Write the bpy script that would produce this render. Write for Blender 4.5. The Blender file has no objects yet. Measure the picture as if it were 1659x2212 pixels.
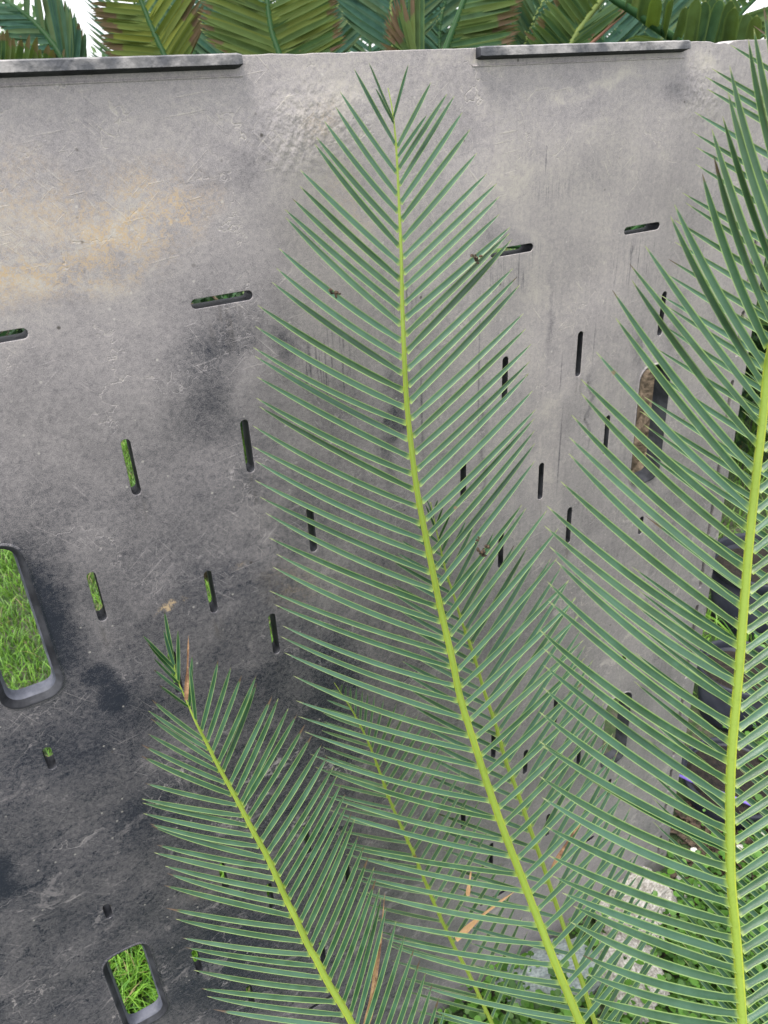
import bpy, bmesh, math, random
import numpy as np
from mathutils import Vector, Matrix, noise as mnoise

sc = bpy.context.scene
# ------------------------------------------------------------------ camera
EYE = 1.62                       # eye height above the ground
FPX = 1662.0                     # focal length in units of a 1659 x 2212 picture
cam_d = bpy.data.cameras.new('camera'); cam = bpy.data.objects.new('camera', cam_d)
sc.collection.objects.link(cam); sc.camera = cam
cam_d.sensor_fit = 'VERTICAL'; cam_d.sensor_height = 34.6; cam_d.lens = 34.6*FPX/2212
cam_d.clip_start = 0.02; cam_d.clip_end = 400
dn = Vector((220, -2900, -FPX)).normalized(); upc = -dn
fw = (Vector((0, 0, -1)) - Vector((0, 0, -1)).dot(upc)*upc).normalized(); rt = fw.cross(upc)
RC = Matrix((rt, fw, upc))       # camera axes to world axes
cam.matrix_world = Matrix.Translation((0, 0, EYE)) @ RC.to_4x4()
cam_d.dof.use_dof = True; cam_d.dof.focus_distance = 0.82; cam_d.dof.aperture_fstop = 12.0
# ------------------------------------------------------------------ light
W = bpy.data.worlds.new('World'); sc.world = W; W.use_nodes = True
wn = W.node_tree; bg = wn.nodes['Background']
sky = wn.nodes.new('ShaderNodeTexSky'); sky.sky_type = 'NISHITA'; sky.sun_disc = False
sky.dust_density = 3.0; sky.ozone_density = 1.0
hs = wn.nodes.new('ShaderNodeHueSaturation'); hs.inputs['Saturation'].default_value = 0.35
wn.links.new(sky.outputs[0], hs.inputs['Color'])
cl = wn.nodes.new('ShaderNodeTexNoise'); cl.inputs['Scale'].default_value = 2.2; cl.inputs['Detail'].default_value = 7     # thin bright cloud
wtc = wn.nodes.new('ShaderNodeTexCoord'); wn.links.new(wtc.outputs['Generated'], cl.inputs['Vector'])
cr_ = wn.nodes.new('ShaderNodeMapRange'); cr_.inputs[1].default_value = 0.35; cr_.inputs[2].default_value = 0.60; cr_.inputs[3].default_value = 0.45; cr_.inputs[4].default_value = 0.95
wn.links.new(cl.outputs['Fac'], cr_.inputs[0])
mxw = wn.nodes.new('ShaderNodeMix'); mxw.data_type = 'RGBA'; mxw.inputs[7].default_value = (6.9, 6.9, 7.1, 1)
wn.links.new(cr_.outputs[0], mxw.inputs[0]); wn.links.new(hs.outputs[0], mxw.inputs[6]); wn.links.new(mxw.outputs[2], bg.inputs[0])
bg.inputs[1].default_value = 0.15
sd = bpy.data.lights.new('sun', 'SUN'); sd.energy = 2.7; sd.angle = math.radians(20); sd.color = (1, 0.95, 0.87)
sun = bpy.data.objects.new('sun', sd); sc.collection.objects.link(sun)
sdir = Vector((-0.20, -0.30, 0.95)).normalized()         # high overhead through thin cloud
SUN_EL = math.asin(sdir.z); SUN_ROT = math.atan2(sdir.x, sdir.y)
sky.sun_elevation = SUN_EL; sky.sun_rotation = SUN_ROT
sun.rotation_euler = sdir.to_track_quat('Z', 'Y').to_euler(); sun.location = (0, 0, 6)
sc.view_settings.view_transform = 'Standard'; sc.view_settings.look = 'None'
sc.view_settings.exposure = 1.2; sc.view_settings.gamma = 1.0
sc.cycles.max_bounces = 6; sc.cycles.transparent_max_bounces = 8

# ------------------------------------------------------------------ helpers
rnd = random.Random(7)
def at(x, y, d):                 # picture position and depth to a world point
    return RC @ Vector(((x-829.5)/FPX*d, -(y-1106)/FPX*d, -d)) + Vector((0, 0, EYE))
def link(o, parent=None):
    sc.collection.objects.link(o)
    if parent is not None:
        o.parent = parent; o.matrix_parent_inverse = parent.matrix_world.inverted()
    return o
def tag(o, label=None, cat=None, group=None, kind=None):
    if label: o['label'] = label
    if cat: o['category'] = cat
    if group: o['group'] = group
    if kind: o['kind'] = kind
    return o
def empty(name, loc):
    o = bpy.data.objects.new(name, None); o.empty_display_size = 0.05
    o.matrix_world = Matrix.Translation(loc)
    return link(o)

class NT:
    def __init__(s, name):
        s.m = bpy.data.materials.new(name); s.m.use_nodes = True; s.t = s.m.node_tree
        s.b = s.t.nodes['Principled BSDF']; s.out = s.t.nodes['Material Output']
    def n(s, typ, ins=None, **kw):
        nd = s.t.nodes.new(typ)
        for k, v in kw.items(): setattr(nd, k, v)
        for k, v in (ins or {}).items(): s.set(nd.inputs[k], v)
        return nd
    def set(s, sock, v):
        if hasattr(v, 'is_linked') or hasattr(v, 'links'): s.t.links.new(v, sock)
        else: sock.default_value = v
    def math(s, op, a, b=0.0, c=None, clamp=False):
        nd = s.n('ShaderNodeMath', {0: a, 1: b}, operation=op, use_clamp=clamp)
        if c is not None: s.set(nd.inputs[2], c)
        return nd.outputs[0]
    def ramp(s, v, a, b, lo=0.0, hi=1.0):
        return s.n('ShaderNodeMapRange', {0: v, 1: a, 2: b, 3: lo, 4: hi}, interpolation_type='SMOOTHSTEP').outputs[0]
    def mix(s, f, a, b):
        nd = s.n('ShaderNodeMix', data_type='RGBA'); s.set(nd.inputs[0], f)
        s.set(nd.inputs[6], a if not isinstance(a, tuple) else (*a, 1)); s.set(nd.inputs[7], b if not isinstance(b, tuple) else (*b, 1))
        return nd.outputs[2]
    def noise(s, vec, scale, detail=4, rough=0.55, dist=0.0):
        nd = s.n('ShaderNodeTexNoise', {'Scale': scale, 'Detail': detail, 'Roughness': rough, 'Distortion': dist})
        if vec is not None: s.t.links.new(vec, nd.inputs['Vector'])
        return nd.outputs['Fac']
    def bump(s, h, strength, dist, nrm=None):
        nd = s.n('ShaderNodeBump', {'Height': h, 'Strength': strength, 'Distance': dist})
        if nrm is not None: s.t.links.new(nrm, nd.inputs['Normal'])
        return nd.outputs[0]
    def mapping(s, vec, loc=(0, 0, 0), rot=(0, 0, 0), sca=(1, 1, 1)):
        nd = s.n('ShaderNodeMapping', {'Location': loc, 'Rotation': rot, 'Scale': sca}); s.t.links.new(vec, nd.inputs['Vector'])
        return nd.outputs[0]

def simple_mat(name, c1, c2, scale=30, rough=0.6, bump=0.0, spec=0.4):
    T = NT(name); co = T.n('ShaderNodeTexCoord').outputs['Object']
    f = T.noise(co, scale, 6); T.set(T.b.inputs['Base Color'], T.mix(T.ramp(f, 0.35, 0.65), c1, c2))
    T.b.inputs['Roughness'].default_value = rough; T.b.inputs['Specular IOR Level'].default_value = spec
    if bump: T.set(T.b.inputs['Normal'], T.bump(T.noise(co, scale*2.5, 6), bump, 0.01))
    return T.m

# ------------------------------------------------------------------ plastic panel material
PW = 0.394                       # middle line of the panel
SLOTS_DIRT = [(PW-.282, -.31, 0, 0), (PW-.165, -.32, 0, 0), (PW-.342, -.44, 0, 0), (PW-.229, -.475, 0, 0), (PW-.165, -.56, 0, 0), (PW-.169, -.168, 0, 1), (PW+.286, -.31, 0, 0), (PW+.232, -.475, 0, 0), (PW+.29, -.56, 0, 0)]
def panel_material():
    T = NT('weathered_black_plastic'); co = T.n('ShaderNodeTexCoord').outputs['Object']
    sep = T.n('ShaderNodeSeparateXYZ', {0: co}); U, V = sep.outputs[0], sep.outputs[1]
    nz = T.n('ShaderNodeTexNoise', {'Scale': 9.0, 'Detail': 5.0, 'Roughness': 0.6}); T.t.links.new(co, nz.inputs['Vector'])
    off = T.n('ShaderNodeVectorMath', {0: nz.outputs['Color'], 1: (0.5, 0.5, 0.5)}, operation='SUBTRACT')
    off2 = T.n('ShaderNodeVectorMath', {0: off.outputs[0]}, operation='SCALE'); off2.inputs['Scale'].default_value = 0.11
    wc = T.n('ShaderNodeVectorMath', {0: co, 1: off2.outputs[0]}, operation='ADD').outputs[0]
    def blobs(lst, vec=wc, edge=0.0):
        acc = None
        for (u, w, ru, rw, s) in lst:
            d = T.n('ShaderNodeVectorMath', {0: vec, 1: (u, w, 0)}, operation='SUBTRACT').outputs[0]
            d = T.n('ShaderNodeVectorMath', {0: d, 1: (1/ru, 1/rw, 0)}, operation='MULTIPLY').outputs[0]
            l = T.n('ShaderNodeVectorMath', {0: d}, operation='LENGTH').outputs['Value']
            v = T.ramp(l, 1.0, edge, 0.0, s)
            acc = v if acc is None else T.math('ADD', acc, v)
        return acc
    # sun bleached and dusty chalk, plus skylight painted in: brighter top, darker foot
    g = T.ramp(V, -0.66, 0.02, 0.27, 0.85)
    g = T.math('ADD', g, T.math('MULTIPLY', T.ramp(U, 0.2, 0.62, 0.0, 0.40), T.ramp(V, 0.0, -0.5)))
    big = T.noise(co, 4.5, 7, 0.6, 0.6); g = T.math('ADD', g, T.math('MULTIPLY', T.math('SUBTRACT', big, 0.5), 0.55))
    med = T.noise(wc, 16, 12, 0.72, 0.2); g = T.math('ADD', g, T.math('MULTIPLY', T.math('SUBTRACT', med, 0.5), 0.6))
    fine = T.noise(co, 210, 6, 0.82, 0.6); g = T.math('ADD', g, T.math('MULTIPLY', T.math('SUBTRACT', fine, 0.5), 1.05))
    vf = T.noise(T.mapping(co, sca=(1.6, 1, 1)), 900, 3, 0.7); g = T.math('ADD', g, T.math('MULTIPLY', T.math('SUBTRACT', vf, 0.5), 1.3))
    # pale scuffed flakes with crisp edges, mostly low down
    fl = T.ramp(T.noise(T.mapping(wc, sca=(1, 1.5, 1)), 12, 12, 0.78, 0.8), .565, .60)
    g = T.math('ADD', g, T.math('MULTIPLY', fl, T.ramp(V, -0.45, -0.85, 0.05, 0.26)))
    fl2 = T.ramp(T.noise(T.mapping(wc, loc=(5, 2, 0), sca=(1, 2, 1)), 17, 12, 0.78, 0.8), .57, .61)
    g = T.math('SUBTRACT', g, T.math('MULTIPLY', fl2, T.ramp(V, -0.3, -0.85, 0.05, 0.16)))
    # vertical drag marks
    st = T.noise(T.mapping(co, rot=(0, 0, 0.06), sca=(60, 3.0, 1)), 3.0, 6, 0.7)
    g = T.math('ADD', g, T.math('MULTIPLY', T.math('SUBTRACT', st, 0.5), T.ramp(U, 0.2, 0.6, 0.08, 0.38)))
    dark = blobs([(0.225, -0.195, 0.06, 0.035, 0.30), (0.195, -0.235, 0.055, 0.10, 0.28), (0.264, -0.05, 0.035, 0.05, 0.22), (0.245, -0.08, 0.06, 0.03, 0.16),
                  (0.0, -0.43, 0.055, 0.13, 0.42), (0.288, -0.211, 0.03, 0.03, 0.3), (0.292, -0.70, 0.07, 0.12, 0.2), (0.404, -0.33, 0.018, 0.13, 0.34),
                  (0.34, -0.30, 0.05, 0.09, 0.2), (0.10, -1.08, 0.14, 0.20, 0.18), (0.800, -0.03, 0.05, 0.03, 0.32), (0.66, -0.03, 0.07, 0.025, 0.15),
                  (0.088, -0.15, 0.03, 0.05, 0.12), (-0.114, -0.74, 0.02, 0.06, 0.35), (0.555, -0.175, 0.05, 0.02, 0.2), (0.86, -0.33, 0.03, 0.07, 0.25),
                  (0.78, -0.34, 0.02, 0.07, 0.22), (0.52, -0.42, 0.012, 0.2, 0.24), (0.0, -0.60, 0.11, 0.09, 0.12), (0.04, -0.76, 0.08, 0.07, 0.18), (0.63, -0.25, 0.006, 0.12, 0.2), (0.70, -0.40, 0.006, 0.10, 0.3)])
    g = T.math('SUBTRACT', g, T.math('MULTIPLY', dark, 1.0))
    lines = blobs([(.655, -.44, .0022, .09, .45), (.648, -.33, .0016, .05, .35), (.700, -.30, .0015, .05, .3), (.52, -.30, .0018, .12, .35), (.605, -.08, .0012, .02, .5), (.44, -.33, .0025, .09, .35), (.88, -.22, .002, .05, .3)], co)
    fr = T.math('MULTIPLY', blobs([(.565, -.195, .055, .035, 1.0), (.755, -.205, .06, .045, 1.0), (.62, -.11, .05, .02, .8), (.33, -.25, .06, .06, .9), (.42, -.20, .03, .05, .8), (.60, -.17, .08, .012, .6)], co), T.ramp(T.noise(T.mapping(co, rot=(0, 0, -0.08), sca=(330, 14, 1)), 1.0, 4, 0.6), .50, .66))
    g = T.math('SUBTRACT', T.math('SUBTRACT', g, lines), T.math('MULTIPLY', fr, .55))
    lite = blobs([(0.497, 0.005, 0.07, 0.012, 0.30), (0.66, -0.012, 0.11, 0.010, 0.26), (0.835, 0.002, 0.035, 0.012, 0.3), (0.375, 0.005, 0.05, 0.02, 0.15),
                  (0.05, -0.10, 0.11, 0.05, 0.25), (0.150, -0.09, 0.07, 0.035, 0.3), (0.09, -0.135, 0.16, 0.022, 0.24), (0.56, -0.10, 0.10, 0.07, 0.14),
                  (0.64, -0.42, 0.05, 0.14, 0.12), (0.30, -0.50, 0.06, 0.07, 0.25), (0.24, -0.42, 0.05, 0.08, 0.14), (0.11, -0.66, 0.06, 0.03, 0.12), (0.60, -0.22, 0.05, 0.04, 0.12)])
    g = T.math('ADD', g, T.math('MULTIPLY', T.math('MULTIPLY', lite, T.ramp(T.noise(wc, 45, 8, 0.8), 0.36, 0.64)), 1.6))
    wet = blobs([(0.031, -0.528, 0.021, 0.020, 1.0), (0.040, -0.562, 0.019, 0.034, 1.0)], T.n('ShaderNodeVectorMath', {0: co, 1: T.n('ShaderNodeVectorMath', {0: off.outputs[0], 1: (0.02, 0.02, 0)}, operation='MULTIPLY').outputs[0]}, operation='ADD').outputs[0], 0.45)
    g = T.math('SUBTRACT', g, T.math('MULTIPLY', wet, 0.22, clamp=True))
    # crackle lines and scratches
    vo = T.n('ShaderNodeTexVoronoi', {'Scale': 7.0}, feature='DISTANCE_TO_EDGE'); T.t.links.new(T.n('ShaderNodeVectorMath', {0: co, 1: T.n('ShaderNodeVectorMath', {0: off.outputs[0], 1: (0.35, 0.35, 0)}, operation='MULTIPLY').outputs[0]}, operation='ADD').outputs[0], vo.inputs['Vector'])
    crack = T.math('MULTIPLY', T.ramp(vo.outputs['Distance'], 0.009, 0.002), T.ramp(T.noise(co, 11, 3), 0.50, 0.60))
    sm = T.ramp(T.noise(co, 6, 2), 0.45, 0.6)
    scr = None
    for (a, sx, thr) in ((0.9, 6.0, 0.67), (-0.5, 6.5, 0.67), (2.4, 5.0, 0.67), (0.12, 8, 0.69), (1.45, 5, .67)):
        k = T.noise(T.mapping(T.mapping(co, rot=(0, 0, a)), loc=(a, 2*a, 0), sca=(sx*75, sx*3.2, 1)), 1.0, 2, 0.5)
        k = T.ramp(k, thr, thr+0.03); scr = k if scr is None else T.math('ADD', scr, k)
    scr = T.math('MULTIPLY', scr, sm)
    g = T.math('ADD', g, T.math('MULTIPLY', crack, T.ramp(V, -0.5, -0.75, 0.22, 0.5))); g = T.math('ADD', g, T.math('MULTIPLY', scr, 0.20))
    sp = T.n('ShaderNodeTexVoronoi', {'Scale': 95.0}, feature='F1'); T.t.links.new(co, sp.inputs['Vector'])
    spk = T.math('MULTIPLY', T.ramp(sp.outputs['Distance'], 0.16, 0.08), T.ramp(sp.outputs['Color'], 0.72, 0.8))
    sp2 = T.n('ShaderNodeTexVoronoi', {'Scale': 60.0}, feature='F1'); T.t.links.new(T.mapping(co, loc=(3.1, 1.7, 0)), sp2.inputs['Vector'])
    spd = T.math('MULTIPLY', T.ramp(sp2.outputs['Distance'], 0.14, 0.05), T.ramp(sp2.outputs['Color'], 0.78, 0.8))
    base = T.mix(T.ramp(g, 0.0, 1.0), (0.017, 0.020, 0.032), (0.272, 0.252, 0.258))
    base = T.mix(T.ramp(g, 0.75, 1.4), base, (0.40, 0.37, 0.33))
    run = blobs([(u_, w_-(.045 if not h_ else .02), .010 if not h_ else .034, .030 if not h_ else .045, .8) for (u_, w_, L_, h_) in SLOTS_DIRT], co)
    run = T.math('MULTIPLY', run, T.ramp(T.noise(T.mapping(co, sca=(160, 16, 1)), 1.0, 6, 0.7), .46, .62))
    base = T.mix(T.math('MULTIPLY', run, 0.55, clamp=True), base, (0.05, 0.042, 0.038))
    # tan soil crust
    tb = blobs([(0.150, -0.092, 0.10, 0.055, 0.8), (0.06, -0.125, 0.15, 0.035, 0.8), (0.03, -0.06, 0.11, 0.05, 0.6), (0.20, -0.10, 0.05, 0.02, 0.4), (0.126, -0.472, 0.016, 0.005, 1.6), (0.20, -0.46, 0.02, 0.008, 0.5), (0.25,-0.5,0.05,0.05,0.25), (0.35, -0.02, 0.03, 0.03, 0.3), (0.36,-0.09,0.03,0.06,0.25), (0.09, -0.92, 0.04, 0.03, 0.3)])
    tb = T.math('MULTIPLY', tb, T.ramp(T.noise(wc, 42, 10, 0.85), 0.43, 0.55)); tb = T.math('MULTIPLY', tb, T.ramp(T.noise(co, 330, 3, 0.9), 0.42, 0.55))
    base = T.mix(T.math('MULTIPLY', tb, 1.25, clamp=True), base, (0.40, 0.30, 0.19))
    base = T.mix(T.math('MULTIPLY', spk, 0.5), base, (0.45, 0.43, 0.40)); base = T.mix(T.math('MULTIPLY', spd, 0.8), base, (0.03, 0.025, 0.02))
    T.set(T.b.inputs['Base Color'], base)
    T.set(T.b.inputs['Roughness'], T.ramp(g, 0.0, 1.0, 0.26, 0.46)); T.b.inputs['Specular IOR Level'].default_value = 0.5
    peel = T.math('ADD', T.ramp(V, -0.12, -0.02, 0.04, 0.22), blobs([(0.33, -0.025, 0.10, 0.05, 0.9), (0.83, -0.03, 0.05, 0.05, 0.5)]))
    h = T.math('MULTIPLY', T.noise(T.mapping(co, sca=(1.0, 0.75, 1)), 150, 2, 0.45, 0.1), peel)
    nb = T.bump(T.noise(co, 2.6, 2, 0.5), 0.8, 0.03)
    nb = T.bump(h, 0.8, 0.003, nb)
    nb = T.bump(T.noise(co, 420, 4, 0.75), 0.12, 0.0012, nb)
    nb = T.bump(T.math('ADD', scr, T.math('MULTIPLY', crack, -1)), 0.5, 0.0005, nb)
    T.set(T.b.inputs['Normal'], nb)
    return T.m
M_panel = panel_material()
M_dark = simple_mat('black_plastic_inner_and_lip_shade', (0.012, 0.013, 0.017), (0.04, 0.042, 0.05), 30, 0.7, 0.2, 0.25)
M_blue = simple_mat('slate_plastic_ledge', (0.045, 0.05, 0.068), (0.10, 0.105, 0.135), 40, 0.6, 0.2)

# ------------------------------------------------------------------ plastic panel
pp = Vector((0.88232789, 0.46997768, -0.02486912)); pn = Vector((-0.47012308, 0.88260086, 0)); pw = pp.cross(pn)
PM = Matrix(((pp.x, pw.x, -pn.x, 0.7*pn.x), (pp.y, pw.y, -pn.y, 0.7*pn.y), (pp.z, pw.z, -pn.z, 0.7*pn.z+EYE), (0, 0, 0, 1)))
def warp(u, w):
    return (u + 0.055*max(0.0, (u-PW)/0.62)*max(0.0, -w-0.3)/1.3, w)
TH = 0.022
panel = empty('plastic_panel', PM @ Vector((PW, -1.6, 0)))
tag(panel, 'scuffed charcoal plastic panel with narrow slots and oblong hand holes, standing upright behind the fronds', 'panel')
def panel_child(name, verts, faces, mats, fm=None, smooth=True):
    me = bpy.data.meshes.new(name); me.from_pydata([tuple(v) for v in verts], [], faces)
    for m in mats: me.materials.append(m)
    if fm: me.polygons.foreach_set('material_index', fm)
    me.polygons.foreach_set('use_smooth', [smooth]*len(me.polygons)); me.update()
    o = bpy.data.objects.new(name, me); o.matrix_world = PM
    return link(o, panel)
def stadium(cu, cw, L, wd, horiz, n=7):
    r = wd/2; a = L/2-r; pts = []
    for s in (1, -1):
        for i in range(n+1):
            t = -math.pi/2 + math.pi*i/n
            x, y = (a+r*math.cos(t))*s, r*math.sin(t)*s
            pts.append((x, y))
    return [warp(cu+(x if horiz else -y), cw+(y if horiz else x)) for x, y in pts]
def rrect(u0, u1, w0, w1, r, n=6, wp=True):
    pts = []
    for cx, cy, a0 in ((u1-r, w1-r, 0), (u0+r, w1-r, 90), (u0+r, w0+r, 180), (u1-r, w0+r, 270)):
        for i in range(n+1):
            t = math.radians(a0+90*i/n); p = (cx+r*math.cos(t), cy+r*math.sin(t)); pts.append(warp(*p) if wp else p)
    return pts
holes = []
SL = []
for du, a, b in ((.282, -.279, -.339), (.165, -.288, -.348), (.424, -.252, -.312), (.104, -.407, -.467), (.342, -.406, -.466), (.229, -.446, -.502),
                 (.284, -.531, -.592), (.165, -.529, -.589), (.430, -.594, -.627), (.282, -.888, -.948), (.160, -.895, -.956), (.426, -.861, -.889),
                 (.225, -.973, -1.030), (.342, -1.027, -1.086), (.104, -1.02, -1.08), (.282, -1.170, -1.231), (.160, -1.160, -1.222), (.424, -1.170, -1.23)):
    for s in (-1, 1): SL.append((PW+s*du, (a+b)/2, b-a, False))
for w in (-.168, -1.318):
    for du in (.169, .369):
        for s in (-1, 1): SL.append((PW+s*du, w, -0.061, True))
for (u, w, L, h) in SL: holes.append(stadium(u, w, abs(L), 0.0100, h))
for i in range(14): holes.append(stadium(0.986, -.13-i*0.105, 0.07, 0.009, False, 4))
HH = []
for s in (-1, 1):
    for w0, w1 in ((-.533, -.352), (-1.128, -.958)):
        a, b = sorted((PW+s*.395, PW+s*.453)); HH.append((a, b, w0, w1, s)); holes.append(rrect(a, b, w0, w1, 0.018))
# outline of the sheet with a chipped top edge
top = []
N = 160
for i in range(N+1):
    u = 1.012 - (1.012+0.245)*i/N
    chip = -0.0022*max(0, mnoise.noise(Vector((u*38, 3.3, 0)))-0.15) - 0.0006*mnoise.noise(Vector((u*150, 1, 0)))
    if 0.835 < u < 0.885: chip -= 0.004*math.sin((u-.835)/.05*math.pi)*(0.7+0.6*mnoise.noise(Vector((u*120, 0, 0))))
    top.append((u, 0.0255+chip))
outl = top + [(-0.235, -0.8), (-0.225, -1.60)] + [warp(1.012-1.237*(1-i/20), -1.600) for i in range(21)] + [warp(1.012, -1.6+1.62*i/20) for i in range(1, 20)]
cu = bpy.data.curves.new('sheet', 'CURVE'); cu.dimensions = '2D'; cu.fill_mode = 'BOTH'; cu.extrude = TH/2-0.0006; cu.bevel_depth = 0.0006; cu.bevel_resolution = 1
for pts in [outl]+holes:
    s = cu.splines.new('POLY'); s.points.add(len(pts)-1); s.use_cyclic_u = True
    for q, (x, y) in zip(s.points, pts): q.co = (x, y, 0, 1)
tmp = bpy.data.objects.new('tmp', cu); sc.collection.objects.link(tmp); bpy.context.view_layer.update()
me = bpy.data.meshes.new_from_object(tmp.evaluated_get(bpy.context.evaluated_depsgraph_get())); bpy.data.objects.remove(tmp)
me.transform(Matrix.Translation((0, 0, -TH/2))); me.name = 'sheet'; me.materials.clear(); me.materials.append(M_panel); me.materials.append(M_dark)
for p in me.polygons:
    c = p.center; edge = abs(p.normal.z) < 0.5; inside = -0.2 < c.x < 0.975 and -1.58 < c.y < 0.015
    p.material_index = 1 if (c.z < -0.003 and (edge and inside)) or c.z < -TH+0.0002 else 0
    p.use_smooth = False
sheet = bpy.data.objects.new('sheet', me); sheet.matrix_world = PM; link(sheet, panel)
# funnel-shaped rims of the hand holes
for (a, b, w0, w1, s) in HH:
    loops = []
    for (ins, z, r, botx) in ((-0.0030, 0.0002, 0.021, 0), (-0.0012, 0.0016, 0.0195, 0), (0.0008, 0.0006, 0.018, 0), (0.0035, -0.0040, 0.016, 0), (0.0050, -0.0046, 0.0145, 0), (0.0065, -0.009, 0.012, 0.0004), (0.0072, -0.0190, 0.011, 0.0006)):
        loops.append([(x, y, z) for x, y in rrect(a+ins, b-ins, w0+ins+botx, w1-ins, r)])
    n = len(loops[0]); V = [v for l in loops for v in l]; F = []; fm = []
    for k in range(len(loops)-1):
        for i in range(n):
            j = (i+1) % n; F.append((k*n+i, k*n+j, (k+1)*n+j, (k+1)*n+i)); fm.append(0 if k < 1 else (1 if k < 4 else 2))
    panel_child('hand_hole_rim', V, F, [M_panel, M_dark, M_blue if s < 0 else M_dark], fm)
# raised lips along the top edge
def lip(u0, u1, chipseed):
    V = []; F = []; fm = []; n = 70
    prof = [(0.0262, 0.0), (0.0270, 0.0008), (0.0272, 0.0085), (0.0262, 0.0100), (0.0192, 0.0106), (0.0186, 0.0100), (0.0168, 0.0030), (0.0160, 0.0)]
    for i in range(n+1):
        u = u0+(u1-u0)*i/n
        for k, (w, z) in enumerate(prof):
            e = 1.0
            if i in (0, n) : e = 0.82
            j = 0.00022*mnoise.noise(Vector((u*110, k*0.7, chipseed)))
            V.append((u+(0.0006 if i == n else 0), 0.0222+(w-0.0222)*e+j*(1 if k in (1, 2, 3) else .4), z*e+j))
    m = len(prof)
    for i in range(n):
        for k in range(m-1): a = i*m+k; F.append((a, a+1, a+m+1, a+m)); fm.append(1 if k >= 4 else 0)  # slanted underside coloured near-black to paint the shadow line below the lip
    F.append(tuple(range(m-1, -1, -1))); F.append(tuple(n*m+k for k in range(m))); fm += [1, 0]
    o = panel_child('top_lip', V, F, [M_lip, M_dark], fm, False)
    # thin pressed seam under the lip
    V = []; F = []
    for i in range(31):
        u = u0-0.004+(u1-u0+0.006)*i/30
        for w, z in ((0.0120, 0.0001), (0.0114, 0.0007), (0.0106, 0.0008), (0.0100, 0.0001)): V.append((u, w, z))
    for i in range(30):
        for k in range(3): a = i*4+k; F.append((a, a+1, a+5, a+4))
    panel_child('seam', V, F, [M_panel], None, True)
M_lip = simple_mat('scuffed_plastic_lip', (0.055, 0.058, 0.068), (0.26, 0.25, 0.25), 38, 0.5, 0.25)
lip(-0.02, 0.268, 1.0); lip(0.510, 0.797, 5.0)

# ------------------------------------------------------------------ leaf material
def leaf_material(name, g1, g2, margin, gloss=0.42, trans=0.16, callus=0.85):
    T = NT(name)
    uv = T.n('ShaderNodeUVMap', uv_map='leaf').outputs[0]; s = T.n('ShaderNodeSeparateXYZ', {0: uv}); tt, vv = s.outputs[0], s.outputs[1]
    vc = T.n('ShaderNodeVertexColor', layer_name='tone').outputs['Color']; c = T.n('ShaderNodeSeparateColor', {0: vc}); R, G, B = c.outputs[0], c.outputs[1], c.outputs[2]
    co = T.n('ShaderNodeTexCoord').outputs['Object']
    col = T.mix(R, g1, g2)
    col = T.mix(T.math('MULTIPLY', T.ramp(T.noise(co, 35, 5, 0.6), 0.35, 0.7), 0.35), col, tuple(min(1, x*1.7+0.015) for x in g2))
    cmb = T.n('ShaderNodeCombineXYZ', {0: tt, 1: vv, 2: R}).outputs[0]
    stri = T.noise(T.mapping(cmb, sca=(2.5, 7.0, 9)), 3.0, 5, 0.7)
    col = T.mix(T.math('MULTIPLY', T.ramp(stri, 0.38, 0.68), 0.32), col, tuple(x*0.55 for x in g1))
    col = T.mix(B, col, (0.15, 0.16, 0.015))
    av = T.math('ABSOLUTE', vv)
    col = T.mix(T.math('MULTIPLY', T.ramp(av, 0.68, 0.92), 0.8), col, margin)
    yb = T.ramp(tt, 0.035, 0.0); col = T.mix(T.math('MULTIPLY', yb, callus), col, (0.26, 0.34, 0.04))
    tp = T.ramp(tt, 0.955, 0.985); col = T.mix(T.math('MULTIPLY', tp, 0.45), col, (0.36, 0.38, 0.15))
    edge = T.math('ADD', tt, T.math('MULTIPLY', T.math('SUBTRACT', T.noise(T.mapping(cmb, sca=(0.5, 1.5, 40)), 2.0, 3), 0.5), 0.12))
    br = T.ramp(T.math('SUBTRACT', edge, G), -0.012, 0.012)
    brc = T.mix(T.noise(co, 25, 4), (0.095, 0.058, 0.032), (0.026, 0.017, 0.012))
    col = T.mix(br, col, brc)
    spots = T.n('ShaderNodeTexVoronoi', {'Scale': 55.0}); T.t.links.new(co, spots.inputs['Vector'])
    sk = T.math('MULTIPLY', T.ramp(spots.outputs['Distance'], 0.15, 0.07), T.ramp(spots.outputs['Color'], 0.80, 0.83))
    col = T.mix(T.math('MULTIPLY', sk, 0.7), col, (0.12, 0.07, 0.04))
    T.set(T.b.inputs['Base Color'], col)
    T.set(T.b.inputs['Roughness'], T.math('ADD', T.math('MULTIPLY', stri, 0.15), gloss)); T.b.inputs['Specular IOR Level'].default_value = 0.45 if callus > 0 else 0.2
    T.set(T.b.inputs['Normal'], T.bump(stri, 0.25, 0.0006))
    tr = T.n('ShaderNodeBsdfTranslucent', {0: T.mix(0.5, col, (0.20, 0.30, 0.03))})
    mx = T.n('ShaderNodeMixShader', {0: trans, 1: T.b.outputs[0], 2: tr.outputs[0]}); T.t.links.new(mx.outputs[0], T.out.inputs[0])
    return T.m
M_leaf = leaf_material('glaucous_leaflet', (0.007, 0.042, 0.012), (0.030, 0.083, 0.052), (0.23, 0.33, 0.11), 0.27, 0.12, 0.45)
M_leafbg = leaf_material('garden_cycad_leaf', (0.004, 0.024, 0.008), (0.014, 0.050, 0.016), (0.06, 0.10, 0.025), 0.6, 0.25, 0.0)
M_leafblue = leaf_material('blue_cycad_leaf', (0.009, 0.036, 0.026), (0.020, 0.066, 0.046), (0.03, 0.08, 0.04), 0.65, 0.2, 0.0)
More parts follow.
